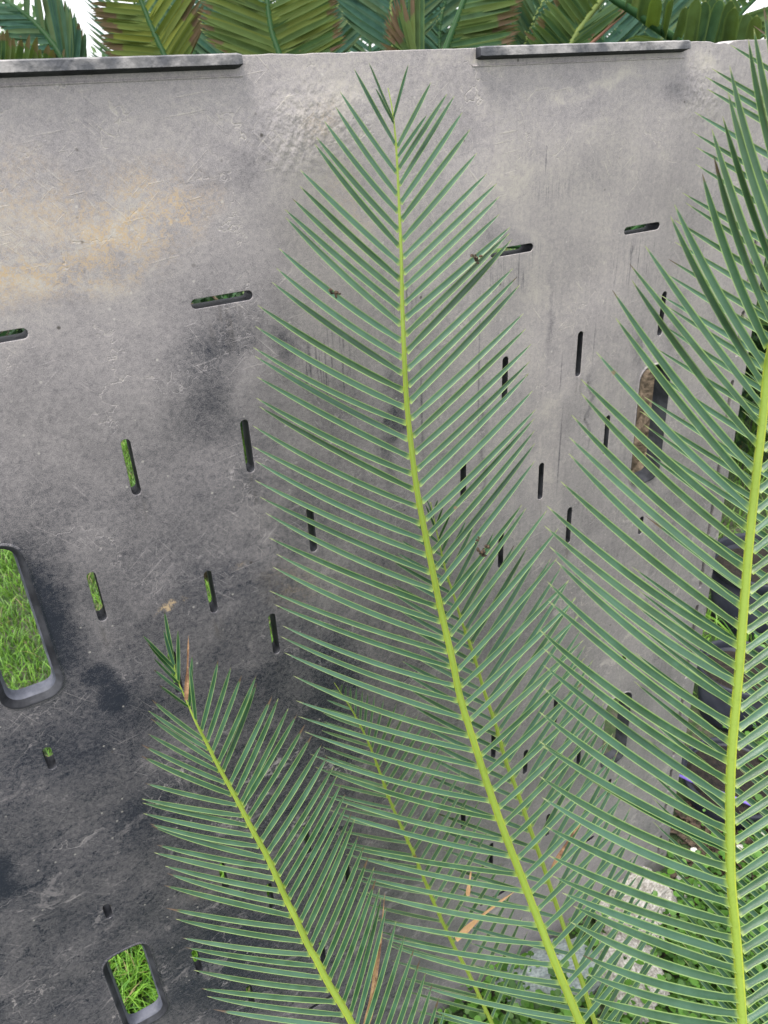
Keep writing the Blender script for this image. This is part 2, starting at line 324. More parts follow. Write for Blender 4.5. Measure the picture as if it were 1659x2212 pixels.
def rachis_material(name, side, mid, spec=0.4):
    T = NT(name); co = T.n('ShaderNodeTexCoord').outputs['Object']
    uv = T.n('ShaderNodeUVMap', uv_map='leaf').outputs[0]; s = T.n('ShaderNodeSeparateXYZ', {0: uv}); vv = s.outputs[1]
    m = T.math('ADD', vv, T.math('MULTIPLY', T.math('SUBTRACT', T.noise(co, 25, 4), 0.5), 0.5))
    col = T.mix(T.ramp(m, 0.35, 0.75), side, mid)
    col = T.mix(T.math('MULTIPLY', T.ramp(T.noise(co, 160, 5, 0.8), 0.5, 0.75), 0.35), col, tuple(x*0.5 for x in mid))
    v = T.n('ShaderNodeTexVoronoi', {'Scale': 16.0}); T.t.links.new(co, v.inputs['Vector'])
    sk = T.math('MULTIPLY', T.ramp(v.outputs['Distance'], 0.12, 0.06), T.ramp(v.outputs['Color'], 0.80, 0.82))
    col = T.mix(T.math('MULTIPLY', sk, 0.8), col, (0.10, 0.05, 0.03))
    T.set(T.b.inputs['Base Color'], col); T.b.inputs['Roughness'].default_value = 0.5; T.b.inputs['Specular IOR Level'].default_value = spec
    T.set(T.b.inputs['Normal'], T.bump(T.noise(co, 300, 4), 0.2, 0.001))
    return T.m
M_rach = rachis_material('yellow_green_rachis', (0.34, 0.40, 0.035), (0.155, 0.225, 0.03))
M_rachbg = rachis_material('dark_green_rachis', (0.022, 0.065, 0.016), (0.014, 0.042, 0.014), .08)
M_rachyel = rachis_material('olive_yellow_rachis', (0.14, 0.16, 0.035), (0.08, 0.11, 0.03), .1)
M_rachbr = rachis_material('reddish_petiole', (0.24, 0.10, 0.07), (0.18, 0.08, 0.05))
M_dry = simple_mat('dry_tan_leaflet', (0.30, 0.18, 0.085), (0.44, 0.29, 0.16), 40, 0.7, 0.3)
M_drybr = simple_mat('dry_brown_leaflet', (0.13, 0.065, 0.035), (0.34, 0.21, 0.115), 60, 0.7, 0.4)

class Geo:
    def __init__(s): s.v = []; s.f = []; s.uv = []; s.col = []; s.mi = []
    def add(s, v, f, uv, col, mi=0):
        o = len(s.v); s.v += v; s.f += [tuple(i+o for i in q) for q in f]; s.uv += uv; s.col += [col]*len(v); s.mi += [mi]*len(f)
    def build(s, name, mats, parent=None, origin=None, smooth=True):
        og = origin if origin is not None else Vector((0, 0, 0))
        me = bpy.data.meshes.new(name); me.from_pydata([tuple(v-og) for v in s.v], [], s.f)
        for m in mats: me.materials.append(m)
        me.polygons.foreach_set('material_index', s.mi); me.polygons.foreach_set('use_smooth', [smooth]*len(s.f))
        vi = np.empty(len(me.loops), dtype=np.int32); me.loops.foreach_get('vertex_index', vi)
        ul = me.uv_layers.new(name='leaf'); uv = np.array(s.uv, dtype=np.float32)[vi]; ul.data.foreach_set('uv', uv.ravel())
        ca = me.color_attributes.new('tone', 'FLOAT_COLOR', 'POINT'); c = np.ones((len(s.v), 4), np.float32); c[:, :3] = np.array(s.col, dtype=np.float32); ca.data.foreach_set('color', c.ravel())
        me.update(); o = bpy.data.objects.new(name, me); o.matrix_world = Matrix.Translation(og)
        return link(o, parent)

def bez(a, b, c, t): return a*(1-t)**2 + b*2*t*(1-t) + c*t*t
def add_leaf(G, P0, P2, N, hw, sag, lift, twist, tone, seg=14, blunt=False, mi=0, stemdir=None, fold=0.16):
    L = (P2-P0).length; d = (P2-P0)/L; side = N.cross(d).normalized()
    if stemdir is not None and side.dot(stemdir) > 0: side = -side        # sag points to the frond's foot
    P1 = (P0+P2)/2 + side*sag*L + N*lift*L
    v = []; uv = []; f = []
    cols = (-1, -0.82, 0, 0.82, 1)
    for i in range(seg+1):
        t = i/seg; c = bez(P0, P1, P2, t); tg = ((P1-P0)*(1-t)+(P2-P1)*t).normalized()
        n2 = (N - N.dot(tg)*tg).normalized(); s2 = n2.cross(tg); a = twist*(1-0.5*t)
        wd = s2*math.cos(a)+n2*math.sin(a); nn = tg.cross(wd); nn = nn if nn.dot(n2) > 0 else -nn
        if blunt: w = min(1, 0.45+t*5)*max(0.0, 1-max(0, (t-0.72)/0.28)**2.2)**0.7
        else: w = (1.0-12*t if t < 0.025 else min(1, 0.70+(t-0.025)*2.2))*max(0.0, 1-t**5.0)**0.88
        w = max(w, 0.035)*hw
        for k in cols:
            v.append(c + wd*(k*w) + nn*((abs(k)**2)*fold*w)); uv.append((t, k))
    m = len(cols)
    for i in range(seg):
        for k in range(m-1): a = i*m+k; f.append((a, a+1, a+m+1, a+m))
    G.add(v, f, uv, tone, mi)
def add_tube(G, P, R, N, nseg=12, tone=(0.5, 1, 0), mi=0, flat=0.85):
    v = []; uv = []; f = []
    for i, p in enumerate(P):
        tg = (P[min(i+1, len(P)-1)]-P[max(i-1, 0)]).normalized(); s = N.cross(tg).normalized(); n2 = tg.cross(s)
        for k in range(nseg):
            a = 2*math.pi*k/nseg; v.append(p + s*(R[i]*math.cos(a)) + n2*(R[i]*flat*math.sin(a))); uv.append((i/len(P), max(0, math.sin(a))))
    for i in range(len(P)-1):
        for k in range(nseg): k2 = (k+1) % nseg; f.append((i*nseg+k, i*nseg+k2, (i+1)*nseg+k2, (i+1)*nseg+k))
    f.append(tuple(range(nseg))[::-1]); f.append(tuple((len(P)-1)*nseg+k for k in range(nseg)))
    G.add(v, f, uv, tone, mi)
def catmull(pts, n=10):
    out = []
    P = [pts[0]]+list(pts)+[pts[-1]]
    for i in range(1, len(P)-2):
        p0, p1, p2, p3 = P[i-1], P[i], P[i+1], P[i+2]
        for k in range(n):
            t = k/n; out.append(tuple(0.5*((2*b)+(-a+c)*t+(2*a-5*b+4*c-d)*t*t+(-a+3*b-3*c+d)*t**3) for a, b, c, d in zip(p0, p1, p2, p3)))
    out.append(tuple(pts[-1])); return out
def interp_pairs(keys, ys):       # keys: (base y, tip x, tip y) -> the same for other base ys
    keys = sorted(keys); kb = [k[0] for k in keys]
    return [(y, float(np.interp(y, kb, [k[1] for k in keys])), float(np.interp(y, kb, [k[2] for k in keys]))) for y in ys]
def spaced(y0, y1, s0, s1):
    o = []; y = y0
    while y < y1: o.append(y); y += s0+(s1-s0)*(y-y0)/(y1-y0)
    return o

# ------------------------------------------------------------------ the front cycad
CROWN = Vector((0.33, 0.17, 0.30))
cycad = empty('cycad', Vector((0.33, 0.17, 0.0)))
tag(cycad, 'large blue-green cycad in front, its long feathery fronds rising before the plastic panel', 'cycad')
leaf_jobs = []                    # every leaflet of this plant, to single out the hundred largest
class Frond: pass
def front_frond(label, rach, r_mm, left, right, hw, dzl=-0.03, dzr=-0.03, sagl=0.03, sagr=0.03, jitter=1.5, tone=0.5, yel=0.0, tw=0.35, lift=0.008, pxw=False, btip=.06):
    """rach: (x, y, depth, radius) down to the lower picture edge; then on to the crown"""
    cr = catmull([(x, y, d, r) for x, y, d, r in rach], 12)
    P = [at(x, y, d) for x, y, d, r in cr]; R = [r*.83 for *_, r in cr]
    # the rest of the stalk down to the crown
    end = P[-1]; tg = (P[-1]-P[-3]).normalized(); d = (CROWN-end).length
    P += [bez(end, end+tg*d*0.5, CROWN, t/10) for t in range(1, 11)]; R += [R[-1]*(1+0.03*t) for t in range(1, 11)]
    ys = [c[1] for c in cr]
    o = Frond(); o.label = label
    def base(y):
        i = int(np.interp(y, ys, range(len(ys)))); i = min(i, len(cr)-2); f = (y-ys[i])/(ys[i+1]-ys[i]+1e-9)
        f = max(0, min(1, f))
        return tuple(a+(b-a)*f for a, b in zip(cr[i], cr[i+1])), (P[i]-P[i+1]).normalized()
    mid = base(ys[len(ys)//2])[0]
    o.leaves = []
    camp = Vector((0, 0, EYE))
    for sidek, (lst, dz, sag) in enumerate(((left, dzl, sagl), (right, dzr, sagr))):
        for (by, tx, ty, *rest) in lst:
            (bx, byy, bd, br), T = base(by); kind = rest[0] if rest else None
            P0 = at(bx, byy, bd); jx = jitter if rnd.random() > .09 else 9; P2 = at(tx+rnd.uniform(-jx, jx), ty+rnd.uniform(-jx, jx), bd+dz+rnd.uniform(-.006, .006))
            d = (P2-P0).normalized(); N = T.cross(d)
            if N.length < 0.05: N = (camp-P0)
            N.normalize()
            if N.dot(camp-P0) < 0: N = -N
            sn = min(1.0, T.cross(d).length/.6); N = (N*0.75*sn+(camp-P0).normalized()*(0.5+.6*(1-sn))).normalized()
            sd = (d - d.dot(T)*T).normalized(); P0 = P0 + sd*br*0.75
            o.leaves.append(dict(P0=P0, P2=P2, N=N, T=T, sag=sag*rnd.uniform(0.5, 1.5), kind=kind, left=sidek == 0,
                                 lift=lift+rnd.choice((0, 0, 0, .01, .02, -.015, .035)), hw=hw*(bd/.64 if pxw else 1)*min(1.0, .4+.6*(P2-P0).length/.13)*rnd.uniform(0.93, 1.05), tw=(tw if sidek == 0 else -tw)*rnd.uniform(0.6, 1.4), tone=(min(1, max(0, tone+rnd.gauss(0, .42))), 2.0 if rnd.random() > btip else rnd.uniform(.90, .985), max(0, yel+rnd.uniform(-.03, .03))),
                                 size=(P2-P0).length/max(0.3, bd)))
    G = Geo(); Nr = (camp-P[len(P)//2]).normalized(); add_tube(G, P, R, Nr)
    o.obj = G.build('frond', [M_rach], cycad, CROWN); o.obj['label'] = label
    leaf_jobs.extend((l, o) for l in o.leaves)
    return o
def px(w, d): return w/2/FPX*d
# --- the tall middle frond
A_r = [(838, 190, .655, .0004), (848, 240, .66, .0007), (856, 320, .67, .0011), (862, 440, .685, .0014), (867, 560, .70, .0018), (869, 660, .715, .0022), (873, 760, .73, .0026), (878, 860, .75, .0029), (888, 960, .77, .0032),
       (901, 1060, .79, .0035), (918, 1150, .81, .0037), (936, 1240, .83, .0040), (955, 1330, .85, .0042), (976, 1420, .865, .0044), (995, 1510, .88, .0046), (1026, 1610, .895, .0048), (1055, 1700, .91, .0050),
       (1090, 1800, .925, .0053), (1127, 1895, .94, .0055), (1160, 1980, .95, .0057), (1195, 2070, .955, .0059), (1226, 2145, .96, .0061), (1262, 2230, .965, .0062), (1305, 2330, .97, .0064)]
A_l = [(262, 798, 135), (268, 812, 190), (313, 758, 152), (374, 734, 197), (422, 724, 231), (459, 700, 262), (499, 682, 297), (533, 680, 310), (570, 648, 365), (604, 646, 400), (636, 632, 428), (667, 614, 452), (701, 616, 470), (736, 602, 537), (773, 596, 580),
       (807, 586, 609), (843, 555, 658), (880, 552, 704), (914, 548, 751), (949, 550, 770), (987, 553, 813), (1023, 554, 859), (1057, 559, 879), (1093, 545, 918), (1130, 545, 963), (1164, 551, 996), (1198, 549, 1037), (1236, 561, 1072),
       (1272, 574, 1109), (1309, 581, 1160), (1342, 597, 1197), (1379, 590, 1225), (1407, 582, 1276), (1439, 592, 1307), (1479, 610, 1353), (1512, 605, 1375), (1549, 613, 1411), (1587, 632, 1459), (1619, 641, 1513), (1654, 645, 1546),
       (1692, 657, 1581), (1727, 670, 1628), (1766, 680, 1658), (1812, 692, 1713), (1846, 712, 1751), (1886, 722, 1823), (1922, 750, 1846), (1960, 773, 1893), (1995, 789, 1926), (2036, 809, 1987), (2080, 821, 2025), (2119, 841, 2043),
       (2157, 884, 2089), (2198, 910, 2132), (2240, 938, 2182), (2280, 965, 2225), (2318, 990, 2260)]
A_rr = [(255, 881, 139), (319, 932, 179), (340, 922, 248), (366, 965, 201), (401, 981, 205), (440, 998, 241), (477, 1016, 278), (520, 1030, 321), (557, 1054, 374), (591, 1073, 396), (623, 1080, 423), (657, 1078, 454), (689, 1101, 489), (724, 1102, 503),
        (761, 1105, 518), (799, 1110, 574), (834, 1118, 596), (869, 1122, 616), (906, 1130, 676), (944, 1136, 710), (979, 1149, 744), (1016, 1144, 780), (1049, 1143, 805), (1086, 1151, 845), (1124, 1157, 883), (1156, 1154, 904),
        (1194, 1155, 930), (1230, 1157, 957), (1264, 1155, 995), (1304, 1129, 1091), (1337, 1137, 1097), (1374, 1181, 1102), (1409, 1206, 1140), (1449, 1205, 1205), (1484, 1229, 1252), (1522, 1246, 1290), (1557, 1252, 1330),
        (1594, 1256, 1375), (1632, 1262, 1420), (1669, 1268, 1465), (1707, 1276, 1505), (1746, 1286, 1545), (1779, 1296, 1570), (1816, 1310, 1600), (1856, 1322, 1640), (1894, 1335, 1680), (1929, 1345, 1725), (1966, 1355, 1770),
        (2004, 1363, 1810), (2046, 1370, 1850), (2086, 1380, 1890), (2126, 1390, 1930), (2164, 1400, 1975), (2206, 1412, 2010), (2250, 1425, 2060), (2300, 1440, 2110)]
FA = front_frond('tallest middle frond', A_r, 0, A_l, A_rr, .0031, -.035, -.030, .035, .012, tone=.75, tw=.30)
# --- the near frond at the right
B_r = [(1900, -260, .46, .0020), (1850, 0, .48, .0024), (1776, 300, .51, .0029), (1710, 560, .54, .0032), (1673, 720, .56, .0034), (1657, 800, .575, .0036), (1649, 894, .585, .0037), (1637, 999, .595, .0038), (1627, 1089, .605, .0039), (1616, 1200, .615, .0041), (1605, 1332, .625, .0043), (1597, 1440, .632, .0044),
       (1589, 1527, .638, .0045), (1581, 1620, .644, .0046), (1577, 1710, .65, .0047), (1577, 1790, .655, .0048), (1579, 1901, .66, .0048), (1588, 2001, .665, .0048), (1595, 2080, .668, .0048), (1600, 2151, .67, .0048), (1605, 2240, .672, .0049), (1612, 2350, .675, .005)]
B_l = [(2218, 1271, 2156), (2188, 1267, 2105), (2155, 1259, 2062), (2122, 1233, 1991), (2091, 1238, 1957), (2058, 1213, 1927), (2025, 1190, 1890), (1990, 1184, 1846), (1948, 1178, 1785), (1907, 1171, 1723), (1872, 1163, 1677), (1833, 1163, 1600),
       (1826, 1170, 1612), (1790, 1163, 1537), (1761, 1172, 1484), (1724, 1174, 1436), (1684, 1173, 1399), (1642, 1163, 1359), (1602, 1185, 1298), (1562, 1182, 1254), (1519, 1199, 1209), (1474, 1187, 1178), (1439, 1176, 1135), (1394, 1182, 1091),
       (1352, 1210, 1039), (1309, 1227, 979), (1264, 1228, 944), (1227, 1235, 897), (1181, 1253, 850), (1141, 1256, 819), (1096, 1287, 761), (1051, 1328, 685), (1014, 1324, 626), (960, 1366, 605), (914, 1359, 571), (875, 1393, 530), (828, 1447, 466),
       (790, 1456, 441), (750, 1518, 375), (705, 1541, 337), (665, 1537, 278), (625, 1561, 252), (585, 1573, 199), (545, 1576, 143), (500, 1617, 84), (460, 1629, 60), (415, 1650, 10), (2255, 1287, 2201), (2295, 1300, 2245)]
B_rr = []
for y in spaced(700, 2340, 46, 37):
    bx = float(np.interp(y, [p[1] for p in B_r], [p[0] for p in B_r])); a = math.radians(np.interp(y, [700, 1200, 2200], [50, 38, 33])); B_rr.append((y, bx+330*math.cos(a), y-330*math.sin(a)))
FB = front_frond('near frond with a thick yellow-green stem at the right edge', B_r, 0, B_l, B_rr, .0035, -.045, -.01, .045, .02, tone=.28, tw=.42, pxw=True)
# --- the lower left frond
C_r = [(372, 1400, .775, .0004), (380, 1457, .78, .0007), (400, 1507, .785, .0010), (425, 1564, .79, .0014), (445, 1602, .80, .0018), (470, 1652, .81, .0022), (495, 1697, .82, .0025), (522, 1747, .83, .0028), (550, 1801, .84, .0031), (575, 1846, .85, .0034), (600, 1901, .86, .0036), (620, 1946, .87, .0038),
       (640, 1986, .875, .0040), (665, 2041, .885, .0042), (685, 2076, .89, .0044), (705, 2116, .895, .0046), (727, 2153, .90, .0047), (750, 2191, .905, .0048), (770, 2230, .91, .0049), (820, 2320, .92, .005), (880, 2420, .93, .0052)]
z5 = lambda bx, by, tx, ty: (by*.5+1207, tx*.5, ty*.5+1207)
z7 = lambda bx, by, tx, ty: (by*.5+1701, tx*.5, ty*.5+1701)
C_l = [z5(760, 470, 615, 333), z5(770, 500, 637, 365), z5(775, 540, 663, 430), z5(785, 575, 663, 480), z5(815, 640, 690, 548), z5(870, 780, 658, 608), z5(885, 820, 638, 657), z5(910, 870, 652, 687), z5(935, 915, 638, 758), z5(960, 965, 608, 803), z5(985, 1015, 612, 850), z5(1010, 1060, 628, 970),
       z7(1035, 118, 612, 50), z7(0, 160, 618, 65), z7(0, 205, 622, 112), z7(0, 250, 645, 157), z7(0, 300, 655, 165), z7(0, 340, 678, 247), z7(0, 390, 665, 280), z7(0, 443, 712, 338), z7(0, 498, 715, 375), z7(0, 550, 708, 423), z7(0, 605, 715, 522), z7(0, 660, 757, 568),
       z7(0, 715, 785, 652), z7(0, 765, 803, 690), z7(0, 815, 822, 732), z7(0, 868, 838, 788), z7(0, 918, 868, 868), z7(0, 975, 893, 905), z7(0, 1030, 922, 960), z7(0, 1085, 975, 1040), z7(0, 1140, 1020, 1090)]
C_rr = [z5(755, 430, 713, 230), z5(760, 460, 710, 310), z5(775, 530, 768, 312), z5(822, 640, 828, 418), z5(848, 700, 822, 455), z5(870, 745, 943, 437), z5(890, 790, 995, 467), z5(915, 835, 1047, 500), z5(950, 885, 1090, 515), z5(975, 920, 1112, 537), z5(1000, 975, 1178, 592), z5(1020, 1020, 1200, 600), z5(0, 1060, 1248, 645)]
ck = [z7(0, 80, 1277, -320), z7(0, 215, 1377, -202), z7(0, 320, 1435, -102), z7(0, 430, 1475, -20), z7(0, 520, 1500, 60), z7(0, 625, 1535, 140), z7(0, 735, 1575, 250), z7(0, 830, 1615, 340), z7(0, 940, 1640, 440), z7(0, 1020, 1660, 500), (2290, 892, 2043), (2420, 964, 2182)]
C_rr += interp_pairs(ck, spaced(1743, 2420, 25, 25))
FC = front_frond('shorter lower left frond with browned leaflet tips', C_r, 0, C_l, C_rr, .0030, -.03, -.02, .02, .01, tone=.15, tw=.35, btip=.6)
# --- frond behind the middle one
D_r = [(930, 1085, .905, .0006), (946, 1160, .915, .0010), (964, 1237, .93, .0014), (979, 1282, .94, .0016), (999, 1347, .955, .0019), (1024, 1417, .97, .0022), (1044, 1487, .985, .0025), (1059, 1532, .995, .0027), (1074, 1577, 1.005, .0028), (1092, 1642, 1.02, .003), (1109, 1687, 1.03, .0031), (1129, 1742, 1.04, .0033),
       (1149, 1801, 1.05, .0034), (1169, 1856, 1.06, .0035), (1187, 1911, 1.07, .0036), (1204, 1961, 1.08, .0037), (1224, 2021, 1.085, .0038), (1244, 2081, 1.09, .0039), (1262, 2136, 1.095, .004), (1282, 2200, 1.10, .004), (1315, 2300, 1.10, .0042)]
dk = [(1100, 925, 1068), (1150, 915, 1090), (1180, 880, 1130), (1282, 850, 1215), (1417, 849, 1323), (1487, 865, 1395), (1577, 880, 1480), (1687, 905, 1590), (1801, 930, 1720), (1911, 960, 1840), (2081, 1010, 2020), (2300, 1080, 2250)]
dr = [(1100, 938, 1075), (1150, 965, 1105), (1200, 995, 1120), (1237, 1018, 1130), (1282, 1050, 1140), (1347, 1100, 1170), (1417, 1160, 1190), (1487, 1215, 1225), (1532, 1240, 1275), (1642, 1262, 1390), (1742, 1290, 1480), (1856, 1325, 1580), (1961, 1350, 1690), (2081, 1380, 1820), (2186, 1420, 1930), (2300, 1450, 2040)]
FD = front_frond('darker frond close behind the tall middle one', D_r, 0, interp_pairs(dk, spaced(1120, 2300, 26, 44)), interp_pairs(dr, spaced(1112, 2300, 26, 44)), .0030, -.02, -.02, .01, .0, 3, tone=.55, tw=.3)
# --- small frond low in the middle
E_r = [(722, 1475, .92, .0004), (745, 1510, .93, .0008), (765, 1542, .94, .0011), (795, 1602, .96, .0015), (820, 1667, .98, .0018), (839, 1721, .995, .0020), (869, 1791, 1.015, .0022), (899, 1856, 1.03, .0024), (929, 1931, 1.05, .0026), (949, 1976, 1.06, .0027), (979, 2041, 1.075, .0028), (1014, 2106, 1.09, .003), (1049, 2181, 1.10, .0031), (1090, 2270, 1.11, .0032)]
ek = [(1500, 712, 1488), (1542, 702, 1522), (1580, 700, 1545), (1602, 695, 1570), (1667, 700, 1625), (1721, 715, 1690), (1791, 730, 1765), (1856, 740, 1830), (1931, 765, 1900), (2041, 815, 2000), (2106, 845, 2060), (2181, 880, 2140), (2270, 920, 2230)]
er = [(1500, 738, 1480), (1542, 770, 1487), (1602, 812, 1505), (1667, 895, 1535), (1721, 935, 1575), (1791, 965, 1630), (1856, 1005, 1680), (1931, 1040, 1740), (2041, 1085, 1870), (2106, 1110, 1930), (2181, 1135, 1995), (2270, 1170, 2080)]
FE = front_frond('small thin frond low in the middle with a yellow stem', E_r, 0, interp_pairs(ek, spaced(1495, 2270, 18, 38)), interp_pairs(er, spaced(1495, 2270, 16, 38)), .0025, -.01, -.01, .01, .0, 3, tone=.45, yel=.05, tw=.4)
# --- frond behind the near one, its stem off to the right
F_r = [(1960, 60, .86, .0025), (1950, 320, .86, .003), (1935, 620, .87, .0034), (1910, 950, .88, .0038), (1885, 1250, .89, .004), (1865, 1550, .90, .0043), (1848, 1850, .91, .0046), (1838, 2100, .92, .0048), (1830, 2420, .93, .005)]
ft = [(1629, 55), (1578, 96), (1536, 147), (1524, 166), (1527, 192), (1500, 241), (1494, 285), (1499, 313), (1502, 355), (1475, 417), (1480, 438), (1457, 475), (1459, 524), (1442, 558), (1434, 587), (1425, 637), (1436, 658), (1430, 700), (1420, 745), (1405, 800), (1392, 856), (1382, 888), (1390, 916), (1386, 951), (1394, 978),
      (1381, 1051), (1393, 1114), (1382, 1145), (1366, 1223), (1375, 1273), (1375, 1310), (1380, 1353), (1372, 1410), (1370, 1470), (1369, 1524), (1396, 1594), (1402, 1660), (1408, 1722), (1415, 1770), (1425, 1815), (1434, 1856), (1444, 1907), (1459, 1950), (1464, 1990), (1469, 2032), (1475, 2070), (1496, 2100), (1500, 2135), (1515, 2180)]
F_l = []
for tx, ty in ft:
    dy = float(np.interp(ty, [100, 560, 1100, 1600, 2100], [225, 275, 330, 370, 380])); F_l.append((min(2415, ty+dy), tx, ty))
FF = front_frond('frond behind the near one, its stem out of sight to the right', F_r, 0, F_l, [], .0036, -.02, 0, .02, 0, tone=.2, tw=-.15)
H_l = [(y+300, 1596+6*math.sin(y*.05), y) for y in range(640, 2180, 41)]
FH = front_frond('farther frond glimpsed between the leaflets right of the near stem', [(2060, 500, 1.0, .002), (2040, 900, 1.0, .003), (2010, 1400, 1.0, .004), (1980, 1900, 1.0, .0045), (1950, 2500, 1.0, .005)], 0, H_l, [], .0036, -.01, 0, .015, 0, 6, tone=.3, tw=-.15)

leaf_jobs.sort(key=lambda q: -q[0]['size'] if (q[1] in (FA, FB)) else 0)
solo = 0; rest = {}
for l, o in leaf_jobs:
    one = solo < 96 and o in (FA, FB) and (at(0, 0, 1) is not None)
    # leaflets that stay outside the picture are not singled out
    q = RC.transposed() @ (l['P2']-Vector((0, 0, EYE))); x = 829.5-q.x/q.z*FPX; y = 1106+q.y/q.z*FPX
    one = one and x < 1659 and y > 0
    G = Geo() if one else rest.setdefault(id(o), (Geo(), o))[0]
    add_leaf(G, l['P0'], l['P2'], l['N'], l['hw'], l['sag'], l['lift'], l['tw'], l['tone'], 14, False, 0, l['T'], .34)
    if one: solo += 1; G.build('leaflet', [M_leaf], o.obj, l['P0'])
for G, o in rest.values():
    tag(G.build('leaflets', [M_leaf], o.obj, CROWN), None, None, None, 'stuff')
# dry leaflets that still hang on the fronds
def dry(o, pts, hw, mat, label):
    G = Geo(); P = [at(*p) for p in pts]; cam_p = Vector((0, 0, EYE)); N = (cam_p-P[0]).normalized()
    mid = P[1] if len(P) > 2 else (P[0]+P[-1])/2
    v = []; uv = []; f = []; n = 12
    for i in range(n+1):
        t = i/n; c = bez(P[0], mid*2-(P[0]+P[-1])/2, P[-1], t); tg = (P[-1]-P[0]).normalized(); a = 0.2+.5*t; s = N.cross(tg).normalized(); wd = s*math.cos(a)+N*math.sin(a)
        w = hw*max(.05, (1-t**3))*(0.8+0.3*math.sin(t*9))
        for k in (-1, 0, 1): v.append(c+wd*k*w+N*(abs(k)*w*.5)); uv.append((t, k))
    for i in range(n):
        for k in (0, 1): a = i*3+k; f.append((a, a+1, a+4, a+3))
    G.add(v, f, uv, (0, 2, 0)); tag(G.build('leaflet', [mat], o.obj, P[0]), label)
dry(FC, [(402, 1512, .782), (405, 1440, .775), (407, 1372, .77)], .0022, M_drybr, 'curled orange-brown dead leaflet near the frond tip')
dry(FC, [(792, 2215, .93), (812, 2120, .92), (831, 1930, .92)], .0034, M_drybr, 'dry brown leaflet with rough bark-like surface')
dry(FC, [(788, 2235, .95), (802, 2150, .95), (820, 2020, .95)], .0040, M_dry, 'pale tan dead leaflet')
dry(FE, [(985, 2030, 1.05), (1045, 1975, 1.04), (1112, 1926, 1.03)], .0040, M_dry, 'tan dead leaflet lying across the frond')
dry(FD, [(1192, 1880, 1.03), (1225, 1820, 1.02), (1268, 1760, 1.02)], .0030, M_drybr, 'rough brown dead leaflet')
dry(FE, [(1010, 1935, 1.06), (1014, 1905, 1.06), (1018, 1878, 1.06)], .0030, M_dry, 'short pale dead leaflet')
# trunk of the front cycad (below the picture)
def trunk(name, crown, r, parent, mat, ground=0.0):
    G = Geo(); n = 20; P = []; rows = 14; v = []; uv = []; f = []
    for i in range(rows+1):
        z = ground+(crown.z-ground)*i/rows
        for k in range(n):
            a = 2*math.pi*k/n+(i % 2)*math.pi/n; rr = r*(1+0.16*((k+i) % 2))*(1.0 if i < rows else 0.7)
            v.append(Vector((crown.x+rr*math.cos(a), crown.y+rr*math.sin(a), z))); uv.append((0, 0))
    for i in range(rows):
        for k in range(n): f.append((i*n+k, i*n+(k+1) % n, (i+1)*n+(k+1) % n, (i+1)*n+k))
    f.append(tuple(rows*n+k for k in range(n)))
    G.add(v, f, uv, (0, 0, 0)); return G.build(name, [mat], parent, Vector((crown.x, crown.y, ground)), False)
M_trunk = simple_mat('scaly_cycad_trunk', (0.06, 0.045, 0.03), (0.16, 0.12, 0.085), 40, 0.9, 0.8)
trunk('trunk', CROWN, 0.09, cycad, M_trunk)
# specks of debris caught on the leaflets
M_fr = simple_mat('dark_frass', (0.015, 0.011, 0.009), (0.12, 0.08, 0.05), 400, 0.9, 0.6)
def clump(x, y, d, r, label, seed):
    r *= 1.5
    bm = bmesh.new(); q = random.Random(seed)
    for i in range(9):
        m = Matrix.Translation(Vector((q.gauss(0, r*.45), q.gauss(0, r*.3), q.gauss(0, r*.6)))) @ Matrix.Rotation(q.uniform(0, 3), 4, 'X') @ Matrix.Diagonal((r*q.uniform(.2, .6), r*q.uniform(.2, .5), r*q.uniform(.2, .6), 1))
        bmesh.ops.create_icosphere(bm, subdivisions=1, radius=1, matrix=m)
    me = bpy.data.meshes.new('leaf_debris'); bm.to_mesh(me); bm.free(); me.materials.append(M_fr)
    o = bpy.data.objects.new('leaf_debris', me); o.location = at(x, y, d); link(o); tag(o, label, 'debris', 'debris caught on the leaflets')
clump(722, 634, .665, .0028, 'small dark lump of debris on a left leaflet of the tall middle frond', 1)
clump(1028, 556, .672, .0026, 'tiny tan clump stuck on an upper right leaflet of the tall middle frond', 2)
clump(1045, 1185, .80, .0040, 'brown crumbly clump on the middle right leaflets of the tall frond', 3)
clump(1032, 1166, .79, .0022, 'small dark speck just above the brown crumbly clump', 4)

# ------------------------------------------------------------------ ground, grass, weeds
gm = NT('grassy_soil'); co = gm.n('ShaderNodeTexCoord').outputs['Object']
c1 = gm.mix(gm.ramp(gm.noise(co, 5, 6), 0.4, 0.6), (0.02, 0.045, 0.009), (0.06, 0.052, 0.04)); c1 = gm.mix(gm.ramp(gm.noise(co, 60, 5, .7), 0.42, 0.62), c1, (0.02, 0.045, 0.01))
gm.set(gm.b.inputs['Base Color'], c1); gm.b.inputs['Roughness'].default_value = 0.9; gm.set(gm.b.inputs['Normal'], gm.bump(gm.noise(co, 40, 6), 0.8, 0.03))
bm = bmesh.new(); bmesh.ops.create_grid(bm, x_segments=120, y_segments=120, size=60)
for v in bm.verts:
    d = math.hypot(v.co.x, v.co.y); v.co.z = 0.25*mnoise.noise(Vector((v.co.x*.08, v.co.y*.08, 0)))*min(1, max(0, d-6)/10)
me = bpy.data.meshes.new('ground'); bm.to_mesh(me); bm.free(); me.materials.append(gm.m); g = bpy.data.objects.new('ground', me); link(g); tag(g, kind='structure')

